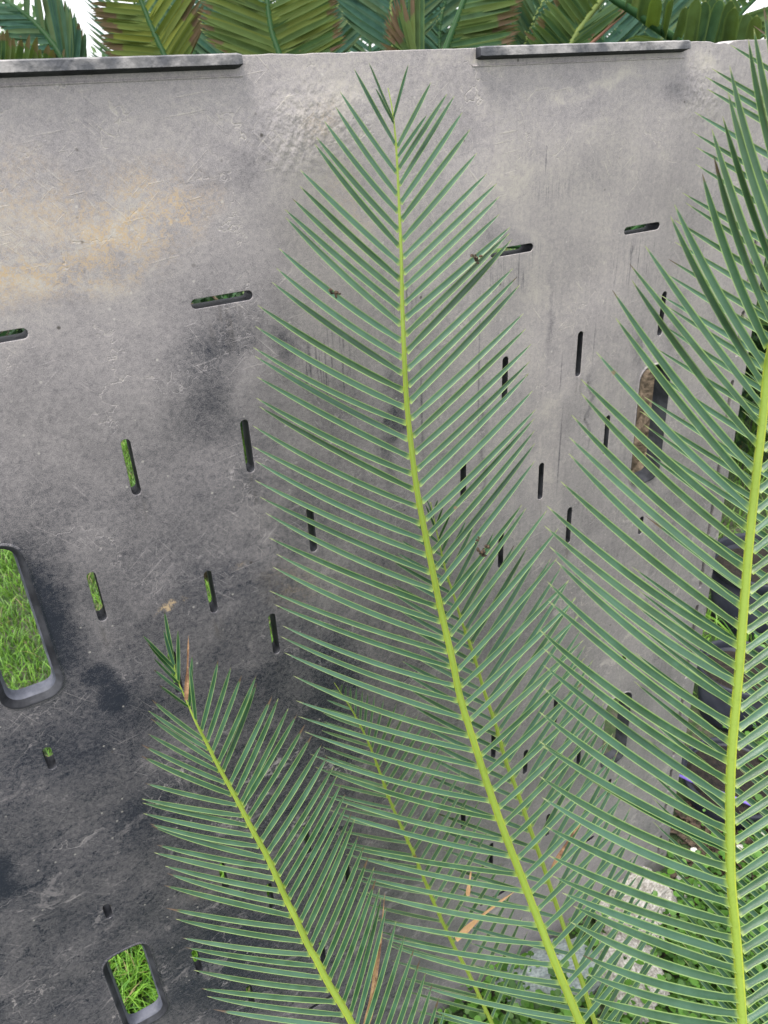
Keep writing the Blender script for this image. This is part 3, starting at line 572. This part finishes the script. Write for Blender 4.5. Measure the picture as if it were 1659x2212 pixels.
def attr_mat(name, rough=0.5, trans=0.3):
    T = NT(name); c = T.n('ShaderNodeVertexColor', layer_name='tone').outputs['Color']; T.set(T.b.inputs['Base Color'], c); T.b.inputs['Roughness'].default_value = rough
    tr = T.n('ShaderNodeBsdfTranslucent', {0: c}); mx = T.n('ShaderNodeMixShader', {0: trans, 1: T.b.outputs[0], 2: tr.outputs[0]}); T.t.links.new(mx.outputs[0], T.out.inputs[0]); return T.m
M_grass = attr_mat('fresh_grass')
def np_mesh(name, verts, quads, cols, mat, label=None, cat=None, kind='stuff'):
    me = bpy.data.meshes.new(name); nv = len(verts); nf = len(quads)
    me.vertices.add(nv); me.vertices.foreach_set('co', verts.astype(np.float32).ravel()); me.loops.add(nf*4); me.loops.foreach_set('vertex_index', quads.astype(np.int32).ravel())
    me.polygons.add(nf); me.polygons.foreach_set('loop_start', np.arange(nf, dtype=np.int32)*4); me.update(calc_edges=True)
    ca = me.color_attributes.new('tone', 'FLOAT_COLOR', 'POINT'); c = np.ones((nv, 4), np.float32); c[:, :3] = cols; ca.data.foreach_set('color', c.ravel())
    me.polygons.foreach_set('use_smooth', [True]*nf); me.materials.append(mat); me.validate(); o = bpy.data.objects.new(name, me); link(o); tag(o, label, cat, None, kind); return o
rng = np.random.default_rng(3)
def side_of_panel(x, y): return -0.47012308*x+0.88260086*y-0.7     # >0 behind the panel
def grass(n, x0, x1, y0, y1, h0, h1, wd, only_behind=True, z0=0):
    x = rng.uniform(x0, x1, n); y = rng.uniform(y0, y1, n)
    if only_behind:
        k = side_of_panel(x, y) > 0.035; x, y = x[k], y[k]
    m = len(x); h = rng.uniform(h0, h1, m); a = rng.uniform(0, 2*np.pi, m); lean = rng.uniform(.1, .9, m)*h; b = a+rng.normal(0, .6, m)
    w = wd*rng.uniform(.6, 1.3, m); dx, dy = -np.sin(a)*w, np.cos(a)*w
    ts = [0, .35, .7, 1.0]; V = np.zeros((m, 8, 3)); 
    for i, t in enumerate(ts):
        cx = x+np.cos(b)*lean*t**1.7; cy = y+np.sin(b)*lean*t**1.7; cz = z0+h*(t-.25*t**2.5); ww = [1, .9, .6, .08][i]
        V[:, 2*i, 0] = cx-dx*ww; V[:, 2*i, 1] = cy-dy*ww; V[:, 2*i, 2] = cz; V[:, 2*i+1, 0] = cx+dx*ww; V[:, 2*i+1, 1] = cy+dy*ww; V[:, 2*i+1, 2] = cz
    base = np.arange(m)[:, None]*8; q = np.concatenate([base+np.array([0, 1, 3, 2]), base+np.array([2, 3, 5, 4]), base+np.array([4, 5, 7, 6])])
    tone = rng.uniform(0, 1, (m, 1)); c = np.array([.055, .165, .016])*(1-tone)+np.array([.19, .38, .04])*tone; dryk = rng.random(m) < .05; c[dryk] = (.30, .25, .12)
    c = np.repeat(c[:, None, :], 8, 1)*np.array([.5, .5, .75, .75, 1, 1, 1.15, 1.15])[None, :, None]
    return V.reshape(-1, 3), q, c.reshape(-1, 3)
def cat(parts):
    V = []; Q = []; C = []; o = 0
    for v, q, c in parts: V.append(v); Q.append(q+o); C.append(c); o += len(v)
    return np.concatenate(V), np.concatenate(Q), np.concatenate(C)
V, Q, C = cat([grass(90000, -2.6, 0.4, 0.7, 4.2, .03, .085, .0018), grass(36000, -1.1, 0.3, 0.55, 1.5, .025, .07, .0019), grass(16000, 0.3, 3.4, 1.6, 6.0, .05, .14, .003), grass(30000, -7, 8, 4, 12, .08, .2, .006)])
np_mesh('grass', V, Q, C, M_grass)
# low leafy weeds at the foot of the panel, right
def weeds(n, pts, spread, size):
    V = []; Q = []; C = []
    for i in range(n):
        px_, py_ = pts[rng.integers(len(pts))]; x = px_+rng.normal(0, spread); y = py_+rng.normal(0, spread); s = size*rng.uniform(.5, 1.4); z = abs(rng.normal(0.015, .03))+.004
        a = rng.uniform(0, 6.28); el = rng.uniform(-.2, .7); d = np.array([math.cos(a)*math.cos(el), math.sin(a)*math.cos(el), math.sin(el)]); sd_ = np.array([-math.sin(a), math.cos(a), rng.normal(0, .3)]); up = np.cross(d, sd_)
        c0 = np.array([x, y, z]); ring = [(0, 0, 0), (.35, .42, .08), (.75, .40, .06), (1, 0, -.05), (.75, -.40, .06), (.35, -.42, .08), (.5, 0, -.02)]
        vv = [c0+s*(p*d+q_*sd_+r*up) for p, q_, r in ring]; o = len(V); V += vv; Q += [(o, o+6, o+2, o+1), (o+6, o+3, o+2, o+2), (o, o+5, o+4, o+6), (o+6, o+4, o+3, o+3)]
        t = rng.random(); col = np.array([.025, .08, .01])*(1-t)+np.array([.095, .24, .025])*t; C += [col]*7
    Q = [q if len(set(q)) == 4 else q for q in Q]
    me = bpy.data.meshes.new('weeds'); F = [tuple(dict.fromkeys(int(k) for k in q)) for q in Q]; me.from_pydata([tuple(v) for v in V], [], F)
    ca = me.color_attributes.new('tone', 'FLOAT_COLOR', 'POINT'); c = np.ones((len(V), 4), np.float32); c[:, :3] = np.array(C); ca.data.foreach_set('color', c.ravel())
    me.materials.append(M_grass); me.polygons.foreach_set('use_smooth', [True]*len(F)); o = bpy.data.objects.new('weeds', me); link(o); tag(o, kind='stuff')
weeds(12000, [(.62, .92), (.75, .95), (.62, .80), (.9, 1.05), (.75, .78), (.9, .85), (.55, .75), (.7, .65), (1.05, 1.35), (1.15, 1.6), (1.05, 1.15), (.25, .8), (.15, .74), (1.35, 2.0)], .085, .015)
# leaf litter with pale pebbles between the pots and the weeds
M_lit = simple_mat('brown_litter', (0.03, 0.022, 0.016), (0.11, 0.078, 0.055), 90, 0.95, 0.8)
def litter():
    bm = bmesh.new(); q = random.Random(5)
    for i in range(900):
        x = q.gauss(.72, .14); y = q.gauss(1.10, .10)+(x-.72)*.25; L = q.uniform(.01, .035)
        if side_of_panel(x, y) > -0.02 and x < .62: continue
        m = Matrix.Translation((x, y, q.uniform(.003, .014))) @ Matrix.Rotation(q.uniform(0, 6.28), 4, 'Z') @ Matrix.Rotation(q.uniform(-.4, .4), 4, 'Y') @ Matrix.Diagonal((L, L*q.uniform(.1, .4), .0012, 1))
        bmesh.ops.create_cube(bm, size=1, matrix=m)
    me = bpy.data.meshes.new('leaf_litter'); bm.to_mesh(me); bm.free(); me.materials.append(M_lit); o = bpy.data.objects.new('leaf_litter', me); link(o); tag(o, kind='stuff')
litter()
M_peb = simple_mat('white_pebble', (0.62, 0.60, 0.56), (0.80, 0.78, 0.75), 60, 0.7, 0.3)
M_rock = simple_mat('pale_limestone', (0.36, 0.33, 0.29), (0.78, 0.75, 0.71), 14, 0.85, 1.0)
M_rock2 = simple_mat('blue_grey_stone', (0.26, 0.31, 0.32), (0.48, 0.54, 0.54), 16, 0.8, 0.9)
def stone(name, loc, size, mat, seed, sub=4, amp=.35, rot=0):
    bm = bmesh.new(); bmesh.ops.create_icosphere(bm, subdivisions=sub, radius=1)
    for v in bm.verts:
        p = v.co.copy(); n1 = mnoise.noise(p*1.3+Vector((seed, 0, 0))); n2 = mnoise.noise(p*3.5+Vector((0, seed, 0))); n3 = mnoise.noise(p*9)
        q = Vector([round(c*2.6)/2.6 for c in p]).normalized()*0.5+p*0.5
        v.co = q*(1+amp*n1+amp*.35*n2+amp*.12*n3)
    me = bpy.data.meshes.new(name); bm.to_mesh(me); bm.free(); me.materials.append(mat); me.polygons.foreach_set('use_smooth', [sub > 3 and False]*len(me.polygons))
    o = bpy.data.objects.new(name, me); o.matrix_world = Matrix.Translation(loc) @ Matrix.Rotation(rot, 4, 'Z') @ Matrix.Diagonal((*size, 1)); link(o); return o
tag(stone('rock', (.475, .985, .03), (.085, .055, .055), M_rock, 1.3, 5, .55, rot=.6), 'jagged cream limestone rock at the foot of the panel, right of the bluish stone', 'rock')
tag(stone('rock', (.42, .86, .02), (.06, .085, .05), M_rock, 4.1, 5, rot=.3), 'pale limestone lump nearer the viewer below the jagged rock', 'rock')
tag(stone('rock', (.26, .875, .02), (.105, .06, .045), M_rock2, 7.7, 5, rot=.2), 'flat blue-grey stone under the lower middle fronds', 'rock')
for i, (x, y) in enumerate([(.60, 1.065), (.625, 1.04), (.68, 1.10), (.655, 1.13), (.72, 1.08), (.70, 1.05), (.60, 1.02), (.76, 1.13), (.79, 1.18), (.83, 1.16), (.66, 1.00), (.745, 1.03)]):
    tag(stone('pebble', (x, y, .012), (.009+.003*(i % 3), .008, .007), M_peb, i*1.7, 2, .2), 'small white pebble in the brown litter right of the panel foot', 'pebble', 'white pebbles in the litter')

# black nursery pots beyond the panel's right end
M_pot = simple_mat('black_pot_plastic', (0.008, 0.010, 0.018), (0.022, 0.025, 0.036), 12, 0.55, 0.1, 0.3)
M_soil = simple_mat('potting_soil', (0.006, 0.005, 0.004), (0.022, 0.016, 0.012), 80, 0.95, 1.0)
def pot(loc, r, h, label, tilt=(0, 0)):
    t = empty('nursery_pot', Vector(loc)); n = 40
    def lathe(name, prof, mat):
        G = Geo(); v = []; f = []
        for rr, z in prof:
            for k in range(n): a = 2*math.pi*k/n; v.append(Vector((rr*math.cos(a), rr*math.sin(a), z))+Vector(loc))
        for i in range(len(prof)-1):
            for k in range(n): f.append((i*n+k, i*n+(k+1) % n, (i+1)*n+(k+1) % n, (i+1)*n+k))
        G.add(v, f, [(0, 0)]*len(v), (0, 0, 0)); return G.build(name, [mat], t, Vector(loc))
    lathe('pot_wall', [(0.0, .002), (r*.80, .002), (r*.82, .01), (r*.96, h*.86), (r*.93, h*.86), (r*.80, .02)], M_pot)
    lathe('pot_rim', [(r*.96, h*.84), (r*1.0, h*.85), (r*1.03, h*.87), (r*1.03, h*.985), (r*1.01, h), (r*.97, h), (r*.94, h*.97), (r*.93, h*.84)], M_pot)
    lathe('soil', [(0, h*.80), (r*.4, h*.815), (r*.92, h*.79)], M_soil)
    t.rotation_euler = (tilt[0], tilt[1], 0); tag(t, label, 'plant pot', 'black pots beyond the panel'); return t
pot((1.16, 1.95, 0), .15, .24, 'black nursery pot farthest from the panel end')
pot((.93, 1.56, 0), .11, .17, 'middle black nursery pot behind the near frond stem')
pot((.80, 1.27, 0), .12, .09, 'low black tray-like pot close to the litter')
pot((1.02, 1.22, 0), .11, .15, 'black nursery pot at the right edge of the picture')
# thin purple garden hose
G = Geo(); add_tube(G, [Vector((.655, 1.28, .10)), Vector((.70, 1.235, .105)), Vector((.76, 1.20, .10)), Vector((.83, 1.17, .08)), Vector((.92, 1.15, .03)), Vector((1.05, 1.13, .012))], [.004]*6, Vector((0, 0, 1)))
o = G.build('hose', [simple_mat('purple_hose_plastic', (.12, .08, .34), (.16, .11, .42), 10, .4)], None, Vector((.66, 1.28, .1))); tag(o, 'thin purple hose lying over the low black pot', 'hose')

# ------------------------------------------------------------------ garden plants behind the panel
def bg_frond(plant, rach, rad, leaves, hw, mat, rmat, d, tone=.5, yel=0., brown=(1.2, 1.3), blunt=False, sag=.02, crown=None, dz=-.05, fold=.2, tw=.3, seg=9, lean=(.35, .45)):
    (xa, ya, _), (xb, yb, db_) = rach[-2:]; kk = (xb-xa)/max(1, yb-ya)
    if yb > ya and yb < 250: rach = list(rach)+[(xb+kk*90, yb+90, db_), (xb+kk*200, yb+200, db_)]
    pts = [(x, y, d+dd) for x, y, dd in rach]; cr = catmull(pts, 6); P = [at(*p) for p in cr]; n0 = len(P)
    if crown is not None: e = P[-1]; tg = (P[-1]-P[-3]).normalized(); q = (crown-e).length; P += [bez(e, e+tg*q*.4, crown, t/8) for t in range(1, 9)]
    R = [rad*(0.5+0.5*min(1, i/n0)) for i in range(len(P))]; G = Geo(); cp = Vector((0, 0, EYE)); N0 = (cp-P[0]).normalized()
    add_tube(G, P, R, N0, 8, (.5, 2, 0), 1)
    for (bt, tx, ty, *r) in leaves:     # bt: 0..1 along the drawn stem, or a pixel pair
        if isinstance(bt, tuple): P0 = at(bt[0], bt[1], d); T = N0.cross(Vector((1, 0, 0)))
        else: 
            bxx = float(np.interp(ty, [c[1] for c in cr], [c[0] for c in cr])); lf_ = tx < bxx; k_ = lean[0] if lf_ else lean[1]; k_ = k_(ty) if callable(k_) else k_
            ys_ = [c[1] for c in cr]; byy = ty+k_*abs(tx-bxx)
            if byy > ys_[-1]-2: continue
            ix = float(np.interp(byy, ys_, range(len(ys_)))); i = min(n0-2, int(ix)); P0 = P[i].lerp(P[i+1], ix-i); T = (P[i]-P[i+1]).normalized()
        dd = -(RC.transposed() @ (P0-cp)).z; P2 = at(tx, ty, dd+dz*rnd.uniform(.3, 1.6)); dr_ = (P2-P0).normalized(); N = T.cross(dr_)
        N = N0.copy() if N.length < .1 else N.normalized(); N = -N if N.dot(cp-P0) < 0 else N; N = (N*.6+N0*.6+Vector((rnd.uniform(-.2, .2), 0, rnd.uniform(-.2, .2)))).normalized()
        b = rnd.uniform(*brown) if not r else r[0]
        add_leaf(G, P0, P2, N, hw*rnd.uniform(.85, 1.1), sag*rnd.uniform(.3, 1.6), .03, tw*rnd.uniform(-1, 1.5), (min(1, max(0, tone+rnd.uniform(-.35, .35))), b, max(0, min(1, yel+rnd.uniform(-.15, .25)))), seg, blunt, 0, T, fold)
    return G.build('frond', [mat, rmat], plant, P[-1])
def fan(n, b0, b1, tips):            # n leaflets with base b0..b1 and tips along a polyline
    k = np.linspace(0, 1, len(tips)); out = []
    for i in range(n):
        t = i/(n-1); out.append((b0+(b1-b0)*t, float(np.interp(t, k, [p[0] for p in tips]))+rnd.uniform(-5, 5), float(np.interp(t, k, [p[1] for p in tips]))+rnd.uniform(-4, 4)))
    return out
def plant(label, x, d, cat_='cycad', h=1.15):
    p = at(x, 130, d); p.z = h; t = empty('cycad', Vector((p.x, p.y, 0))); tag(t, label, cat_, 'cycads behind the panel')
    trunk('trunk', p-Vector((0, 0, .1)), .08, t, M_trunk); return t, p
# far left, thin pale fronds against the sky
tL, cL = plant('pale cycad against the white sky at the far left behind the panel', 190, 2.1)
bg_frond(tL, [(-60, -60, .1), (0, -8, .05), (35, 18, 0), (66, 42, 0), (100, 77, 0), (135, 124, 0), (160, 165, 0)], .012, fan(32, .08, .93, [(40, -120), (90, -60), (120, -30), (150, 10), (165, 40), (185, 75)])+fan(27, .1, .9, [(-90, -30), (-60, 20), (-40, 40), (0, 62), (20, 80), (60, 110)]), .008, M_leafblue, M_rachbg, 2.1, .5, .0, (.75, 1.3), crown=cL, sag=.03, lean=(.0, 1.2))
lf = [((tx-dx, 150), tx+rnd.uniform(-2, 2), ty) for tx, ty, dx in ((2, 70, 8), (9, 66, 9), (16, 62, 10), (24, 80, 6), (29, 82, 8), (47, 84, 10), (66, 74, 12), (79, 79, 14), (83, 92, 10), (90, 106, 4), (103, 97, 6), (115, 107, 5), (141, 106, 8))]
bg_frond(tL, [(-40, 176, 0), (40, 172, 0), (100, 168, 0), (170, 164, 0), (230, 166, 0)], .008, lf, .0095, M_leafbg, M_rachbg, 1.9, .2, .0, (.62, .85), crown=cL, tw=.5)
lf = [((tx-dx, 145), tx, ty) for tx, ty, dx in ((126, 20, 8), (133, -5, 3), (148, 48, 8), (152, 15, 5), (160, 46, 6), (168, 50, 5), (172, 76, 3), (178, 88, 2), (184, 95, 4), (118, 0, 4), (108, 30, 2), (100, 18, 3))]
bg_frond(tL, [(90, 180, 0), (150, 170, 0), (200, 168, 0)], .008, lf, .010, M_leafblue, M_rachbg, 2.2, .4, .0, (.8, 1.3), crown=cL)
# yellowing fronds, left of the middle
tM, cM = plant('cycad with two yellowing brown-tipped fronds left of the middle behind the panel', 470, 2.0)
brL = [(196, -60), (182, -18), (196, 4), (196, 24), (203, 38), (214, 55), (217, 66), (214, 82), (222, 95), (228, 104), (228, 116), (235, 124)]
bg_frond(tM, [(270, -80, 0), (288, -40, 0), (304, 0, 0), (323, 48, 0), (336, 79, 0), (355, 119, 0), (372, 160, 0)], .011, fan(30, .12, .86, brL)+fan(30, .1, .86, [(360, -130), (395, -70), (420, -40), (432, -8), (440, 10), (440, 38), (436, 62), (425, 85)]), .0072, M_leafbg, M_rachbg, 1.95, .9, .42, (.55, .9), crown=cM, sag=.01, tw=.15, lean=(0.1, 0.95))
bg_frond(tM, [(560, -110, 0), (570, -50, 0), (577, 0, 0), (582, 40, 0), (590, 79, 0), (602, 114, 0), (615, 160, 0)], .011, fan(31, .12, .88, [(430, -110), (420, -50), (432, -15), (432, 4), (426, 28), (428, 50), (436, 66), (445, 88), (470, 104)])+fan(32, .12, .9, [(720, -110), (735, -50), (732, -15), (730, 3), (728, 16), (736, 33), (740, 55), (746, 70), (748, 88), (740, 102)]), .0072, M_leafbg, M_rachbg, 1.85, .65, .20, (.78, 1.1), crown=cM, sag=.01, tw=.15, lean=(0.42, 0.45))
# blue-green mass in the middle
tB, cB = plant('blue-green cycad with broad plain fronds behind the middle of the panel', 800, 2.5)
bg_frond(tB, [(846, -120, 0), (846, -40, 0), (845, 20, 0), (846, 70, 0), (850, 120, 0), (855, 170, 0)], .010, fan(32, .08, .95, [(690, -180), (700, -110), (705, -60), (715, -20), (735, 20), (752, 50)])+fan(32, .08, .95, [(990, -180), (980, -110), (975, -60), (965, -10), (950, 30), (930, 60)]), .0095, M_leafblue, M_rachyel, 2.5, .5, 0, (1.2, 1.3), crown=cB, lean=(0.7, 0.8))
for (x0, x1, dd, ttn) in ((700, 640, .15, .3), (480, 470, .3, .6), (420, 400, .5, .3), (950, 1000, .2, .5), (1090, 1100, .3, .8), (1190, 1190, .4, .2), (1300, 1280, .35, .4), (1420, 1400, .4, .3)):
    bg_frond(tB, [(x1, -140, 0), ((x0+x1)/2, -40, 0), (x0, 60, 0), (x0+4, 170, 0)], .009, fan(22, .05, .95, [(x0-140, -220), (x0-130, -90), (x0-110, 10), (x0-90, 70)])+fan(22, .05, .95, [(x0+140, -220), (x0+130, -90), (x0+110, 10), (x0+90, 70)]), .0095, M_leafblue, M_rachbg, 2.6+dd, ttn, 0, (1.2, 1.3), crown=cB, tw=.6, lean=(.9, .9))
# pale thin frond
tP, cP = plant('light green cycad with thin hanging leaflets right of the middle behind the panel', 1130, 2.2)
bg_frond(tP, [(1215, -60, 0), (1190, -20, 0), (1170, 10, 0), (1150, 50, 0), (1136, 87, 0), (1125, 130, 0), (1120, 170, 0)], .008, fan(30, .06, .9, [(1130, -60), (1112, -20), (1105, 20), (1098, 60), (1095, 105), (1090, 140)])+fan(30, .06, .9, [(1225, -30), (1215, 10), (1205, 50), (1190, 90), (1175, 125)]), .007, M_leafblue, M_rachyel, 2.2, 1.0, .10, (1.2, 1.3), crown=cP, lean=(0.9, 0.9))
bg_frond(tP, [(1350, 24, 0), (1315, 56, 0), (1278, 90, 0), (1250, 120, 0), (1230, 160, 0)], .012, [(.1, 1370, -20)], .008, M_leafbg, M_rachbr, 2.0, .5, 0, crown=cP)
# two dark green fronds with tan tips
tR, cR = plant('dark green cycad with tan scorched leaflet tips right of the middle behind the panel', 1040, 1.9)
bg_frond(tR, [(1045, -110, 0), (1022, -50, 0), (1003, 0, 0), (984, 53, 0), (966, 100, 0), (950, 150, 0)], .011, fan(30, .12, .9, [(915, -150), (880, -90), (862, -30), (847, 3), (836, 30), (828, 56), (824, 87), (826, 108)])+fan(30, .12, .9, [(1170, -90), (1150, -40), (1132, 0), (1122, 16), (1124, 35), (1114, 46), (1126, 62), (1114, 86), (1100, 97)]), .0068, M_leafbg, M_rachbg, 1.8, .5, .08, (.62, 1.0), crown=cR, sag=.015, tw=.25, lean=(lambda y: .5+max(0, 80-y)*.012, .22))
tS, cS = plant('dark cycad with a bright olive midrib frond, beside the reddish stalk behind the panel', 1240, 1.9)
bg_frond(tS, [(1400, -120, 0), (1345, -55, 0), (1299, 0, 0), (1265, 45, 0), (1236, 90, 0), (1215, 140, 0)], .010, fan(32, .1, .9, [(1260, -170), (1225, -90), (1200, -40), (1184, 0), (1161, 32), (1153, 49), (1135, 65), (1137, 84)])+fan(22, .1, .8, [(1440, -60), (1400, -20), (1350, 20), (1310, 50), (1275, 85)]), .0075, M_leafbg, M_rachyel, 1.85, .5, .02, (.7, 1.25), crown=cS, sag=.015, tw=.2, lean=(.65, 1.4))
# big blunt leaflets at the right
tT, cT = plant('dark cycad with broad blunt upright leaflets at the right behind the panel', 1500, 1.7)
lf = []
for tx, ty, bx in ((1368, -40, 1352), (1385, -30, 1372), (1402, -20, 1390), (1422, -10, 1408), (1440, -6, 1425), (1455, -2, 1438), (1482, 14, 1452), (1506, -6, 1486), (1524, 0, 1500), (1540, -10, 1515), (1556, -4, 1520), (1579, -2, 1545), (1588, 14, 1568), (1614, 27, 1590), (1635, 32, 1618), (1655, 50, 1640)):
    y = float(np.interp(bx, [1330, 1368, 1405, 1461, 1520, 1640], [5, 28, 55, 110, 125, 140])); lf.append(((bx, y), tx, ty))
bg_frond(tT, [(1300, -25, 0), (1328, 0, 0), (1368, 24, 0), (1405, 50, 0), (1461, 88, 0), (1500, 130, 0), (1520, 165, 0)], .013, lf+fan(17, .1, .6, [(1350, 90), (1380, 110), (1410, 130)]), .015, M_leafbg, M_rachbg, 1.65, .15, .06, (1.2, 1.3), blunt=True, crown=cT, fold=.35, tw=.7)
bg_frond(tT, [(1700, -80, 0), (1660, -30, 0), (1600, 30, 0), (1560, 90, 0), (1540, 150, 0)], .008, fan(25, .1, .9, [(1560, -120), (1530, -60), (1500, 0), (1490, 60)])+fan(20, .1, .9, [(1720, 0), (1690, 40), (1660, 80), (1640, 110)]), .008, M_leafbg, M_rachbg, 2.1, .6, .05, (.8, 1.3), crown=cT, tw=.5, lean=(0.7, 0.5))
# understorey foliage behind, closing the view under and between the fronds
tU, cU = plant('shaded low cycad foliage deep behind the other garden plants', 900, 3.4, h=.8)
for i in range(13):
    x = 300+i*100+rnd.uniform(-30, 30); dd = rnd.uniform(3.2, 4.4)
    bg_frond(tU, [(x+rnd.uniform(-60, 60), -200, 0), (x, -60, 0), (x+5, 60, 0), (x+10, 200, 0), (x+10, 330, 0)], .009, fan(37, .03, .97, [(x-120, -270), (x-110, -60), (x-95, 80), (x-80, 230)])+fan(37, .03, .97, [(x+120, -270), (x+110, -60), (x+95, 80), (x+80, 230)]), .010, M_leafblue, M_rachbg, dd, rnd.uniform(.1, .8), 0, (1.2, 1.3), crown=None, tw=.6, seg=6, lean=(.8, .8))
# fine-leaved plant in the shade beyond the panel's right end
t = empty('cycad', Vector((1.75, 2.7, 0))); tag(t, 'fine-leaved bushy cycad in the shade beyond the right end of the panel', 'cycad'); trunk('trunk', Vector((1.75, 2.7, .45)), .07, t, M_trunk)
for i in range(26):
    a = i/26*2*math.pi+rnd.uniform(-.1, .1); L = rnd.uniform(.6, .95); up_ = rnd.uniform(.25, 1.0); G = Geo(); c0 = Vector((1.75, 2.7, .45)); e = c0+Vector((math.cos(a)*L, math.sin(a)*L, up_*.55)); m = c0+Vector((math.cos(a)*L*.4, math.sin(a)*L*.4, up_*.8))
    P = [bez(c0, m, e, k/12) for k in range(13)]; add_tube(G, P, [.004]*13, Vector((0, 0, 1)), 6, (.5, 2, 0), 1)
    for k in range(44):
        tk = .12+.88*k/44; p0 = bez(c0, m, e, tk); T = (bez(c0, m, e, min(1, tk+.02))-bez(c0, m, e, tk-.02)).normalized(); s = T.cross(Vector((0, 0, 1))).normalized()
        for sg in (-1, 1): add_leaf(G, p0, p0+(s*sg*.8+T*.6+Vector((0, 0, .25)))*.13, Vector((0, 0, 1)), .0028, 0, .02, 0, (rnd.uniform(0, .8), 2, rnd.uniform(0, .1)), 4, False, 0)
    G.build('frond', [M_leafbg, M_rachbg], t, c0)
# far tree line, pale, seen at the far left
M_tree = attr_mat('far_tree_leaves', .6, .35)
def tree(x, y, h, r, label, n=2600, seed=1):
    q = np.random.default_rng(seed); t = empty('tree', Vector((x, y, 0))); tag(t, label, 'tree', 'trees far behind the panel')
    G = Geo(); add_tube(G, [Vector((x, y, 0)), Vector((x+.1, y, h*.4)), Vector((x, y+.1, h*.75))], [.16, .12, .05], Vector((0, 1, 0)), 10)
    for k in range(7):
        a = k*.9; z = h*(.35+.07*k); add_tube(G, [Vector((x, y, z)), Vector((x+math.cos(a)*r*.7, y+math.sin(a)*r*.7, z+.5))], [.05, .015], Vector((0, 0, 1)), 6)
    G.build('trunk', [M_trunk], t, Vector((x, y, 0)), True)
    cen = q.normal(0, .5, (26, 3))*np.array([r, r, h*.33])+np.array([x, y, h*.65]); c = cen[q.integers(26, size=n)]+q.normal(0, r*.22, (n, 3)); s = .09; V = np.zeros((n, 4, 3)); d1 = q.normal(0, 1, (n, 3)); d1 /= np.linalg.norm(d1, axis=1)[:, None]; d2 = np.cross(d1, q.normal(0, 1, (n, 3))); d2 /= np.linalg.norm(d2, axis=1)[:, None]
    V[:, 0] = c-d1*s; V[:, 1] = c+d2*s*.45; V[:, 2] = c+d1*s; V[:, 3] = c-d2*s*.45; tn = q.random((n, 1)); col = np.repeat(((1-tn)*np.array([.05, .12, .04])+tn*np.array([.13, .22, .07]))[:, None], 4, 1).reshape(-1, 3)
    o = np_mesh('crown', V.reshape(-1, 3), np.arange(n*4).reshape(-1, 4), col, M_tree, kind=None); del_kind = o.pop('kind', None); o.parent = t; o.matrix_parent_inverse = t.matrix_world.inverted()
p = at(18, 130, 11); tree(p.x, p.y, 2.35, .9, 'pale tree far off at the left edge, seen over the panel', seed=2)
p = at(232, 130, 14); tree(p.x, p.y, 1.95, .8, 'small light green tree far off, left of the yellowing frond', seed=3)

# dark shrubs on the grass behind the panel, glimpsed through the upper slots
M_shrub = attr_mat('dark_shrub_leaves', .45, .15)
def shrub(x, y, r, h, label, seed):
    q = np.random.default_rng(seed); t = empty('shrub', Vector((x, y, 0))); tag(t, label, 'shrub', 'dark shrubs behind the panel')
    G = Geo()
    for k in range(9):
        a = k*.7; add_tube(G, [Vector((x, y, 0)), Vector((x+math.cos(a)*r*.3, y+math.sin(a)*r*.3, h*.4)), Vector((x+math.cos(a)*r*.8, y+math.sin(a)*r*.8, h*.8))], [.02, .014, .006], Vector((0, 0, 1)), 6)
    G.build('stems', [M_trunk], t, Vector((x, y, 0)), True)
    n = 5200; u = q.normal(0, 1, (n, 3)); u /= np.linalg.norm(u, axis=1)[:, None]; rr = q.uniform(.25, 1, (n, 1))**.5; lump = 1+.18*np.sin(u[:, :1]*7+seed)+.15*np.cos(u[:, 1:2]*9)
    c = u*rr*lump*np.array([r, r, h*.5])+np.array([x, y, h*.5]); c[:, 2] = np.maximum(c[:, 2], .02); s_ = .045; V = np.zeros((n, 4, 3)); d1 = q.normal(0, 1, (n, 3)); d1 /= np.linalg.norm(d1, axis=1)[:, None]; d2 = np.cross(d1, q.normal(0, 1, (n, 3))); d2 /= np.linalg.norm(d2, axis=1)[:, None]
    V[:, 0] = c-d1*s_; V[:, 1] = c+d2*s_*.4; V[:, 2] = c+d1*s_; V[:, 3] = c-d2*s_*.4; tn = q.random((n, 1))**2; col = np.repeat(((1-tn)*np.array([.012, .035, .014])+tn*np.array([.05, .13, .04])), 4, 0)
    o = np_mesh('leaves', V.reshape(-1, 3), np.arange(n*4).reshape(-1, 4), col, M_shrub, kind=None); o.parent = t; o.matrix_parent_inverse = t.matrix_world.inverted()
shrub(1.35, 3.6, .75, 1.15, 'dark low shrub on the grass seen through the slot right of the tall frond', 11)
shrub(2.9, 4.3, .9, 1.2, 'dark shrub farther right, seen through the topmost right slot', 12)
shrub(-.35, 3.9, .8, 1.05, 'dark shrub on the grass seen through the left upper slot', 13)
shrub(-2.4, 4.4, .9, 1.0, 'dark shrub at the far left, seen through the leftmost slot', 14)
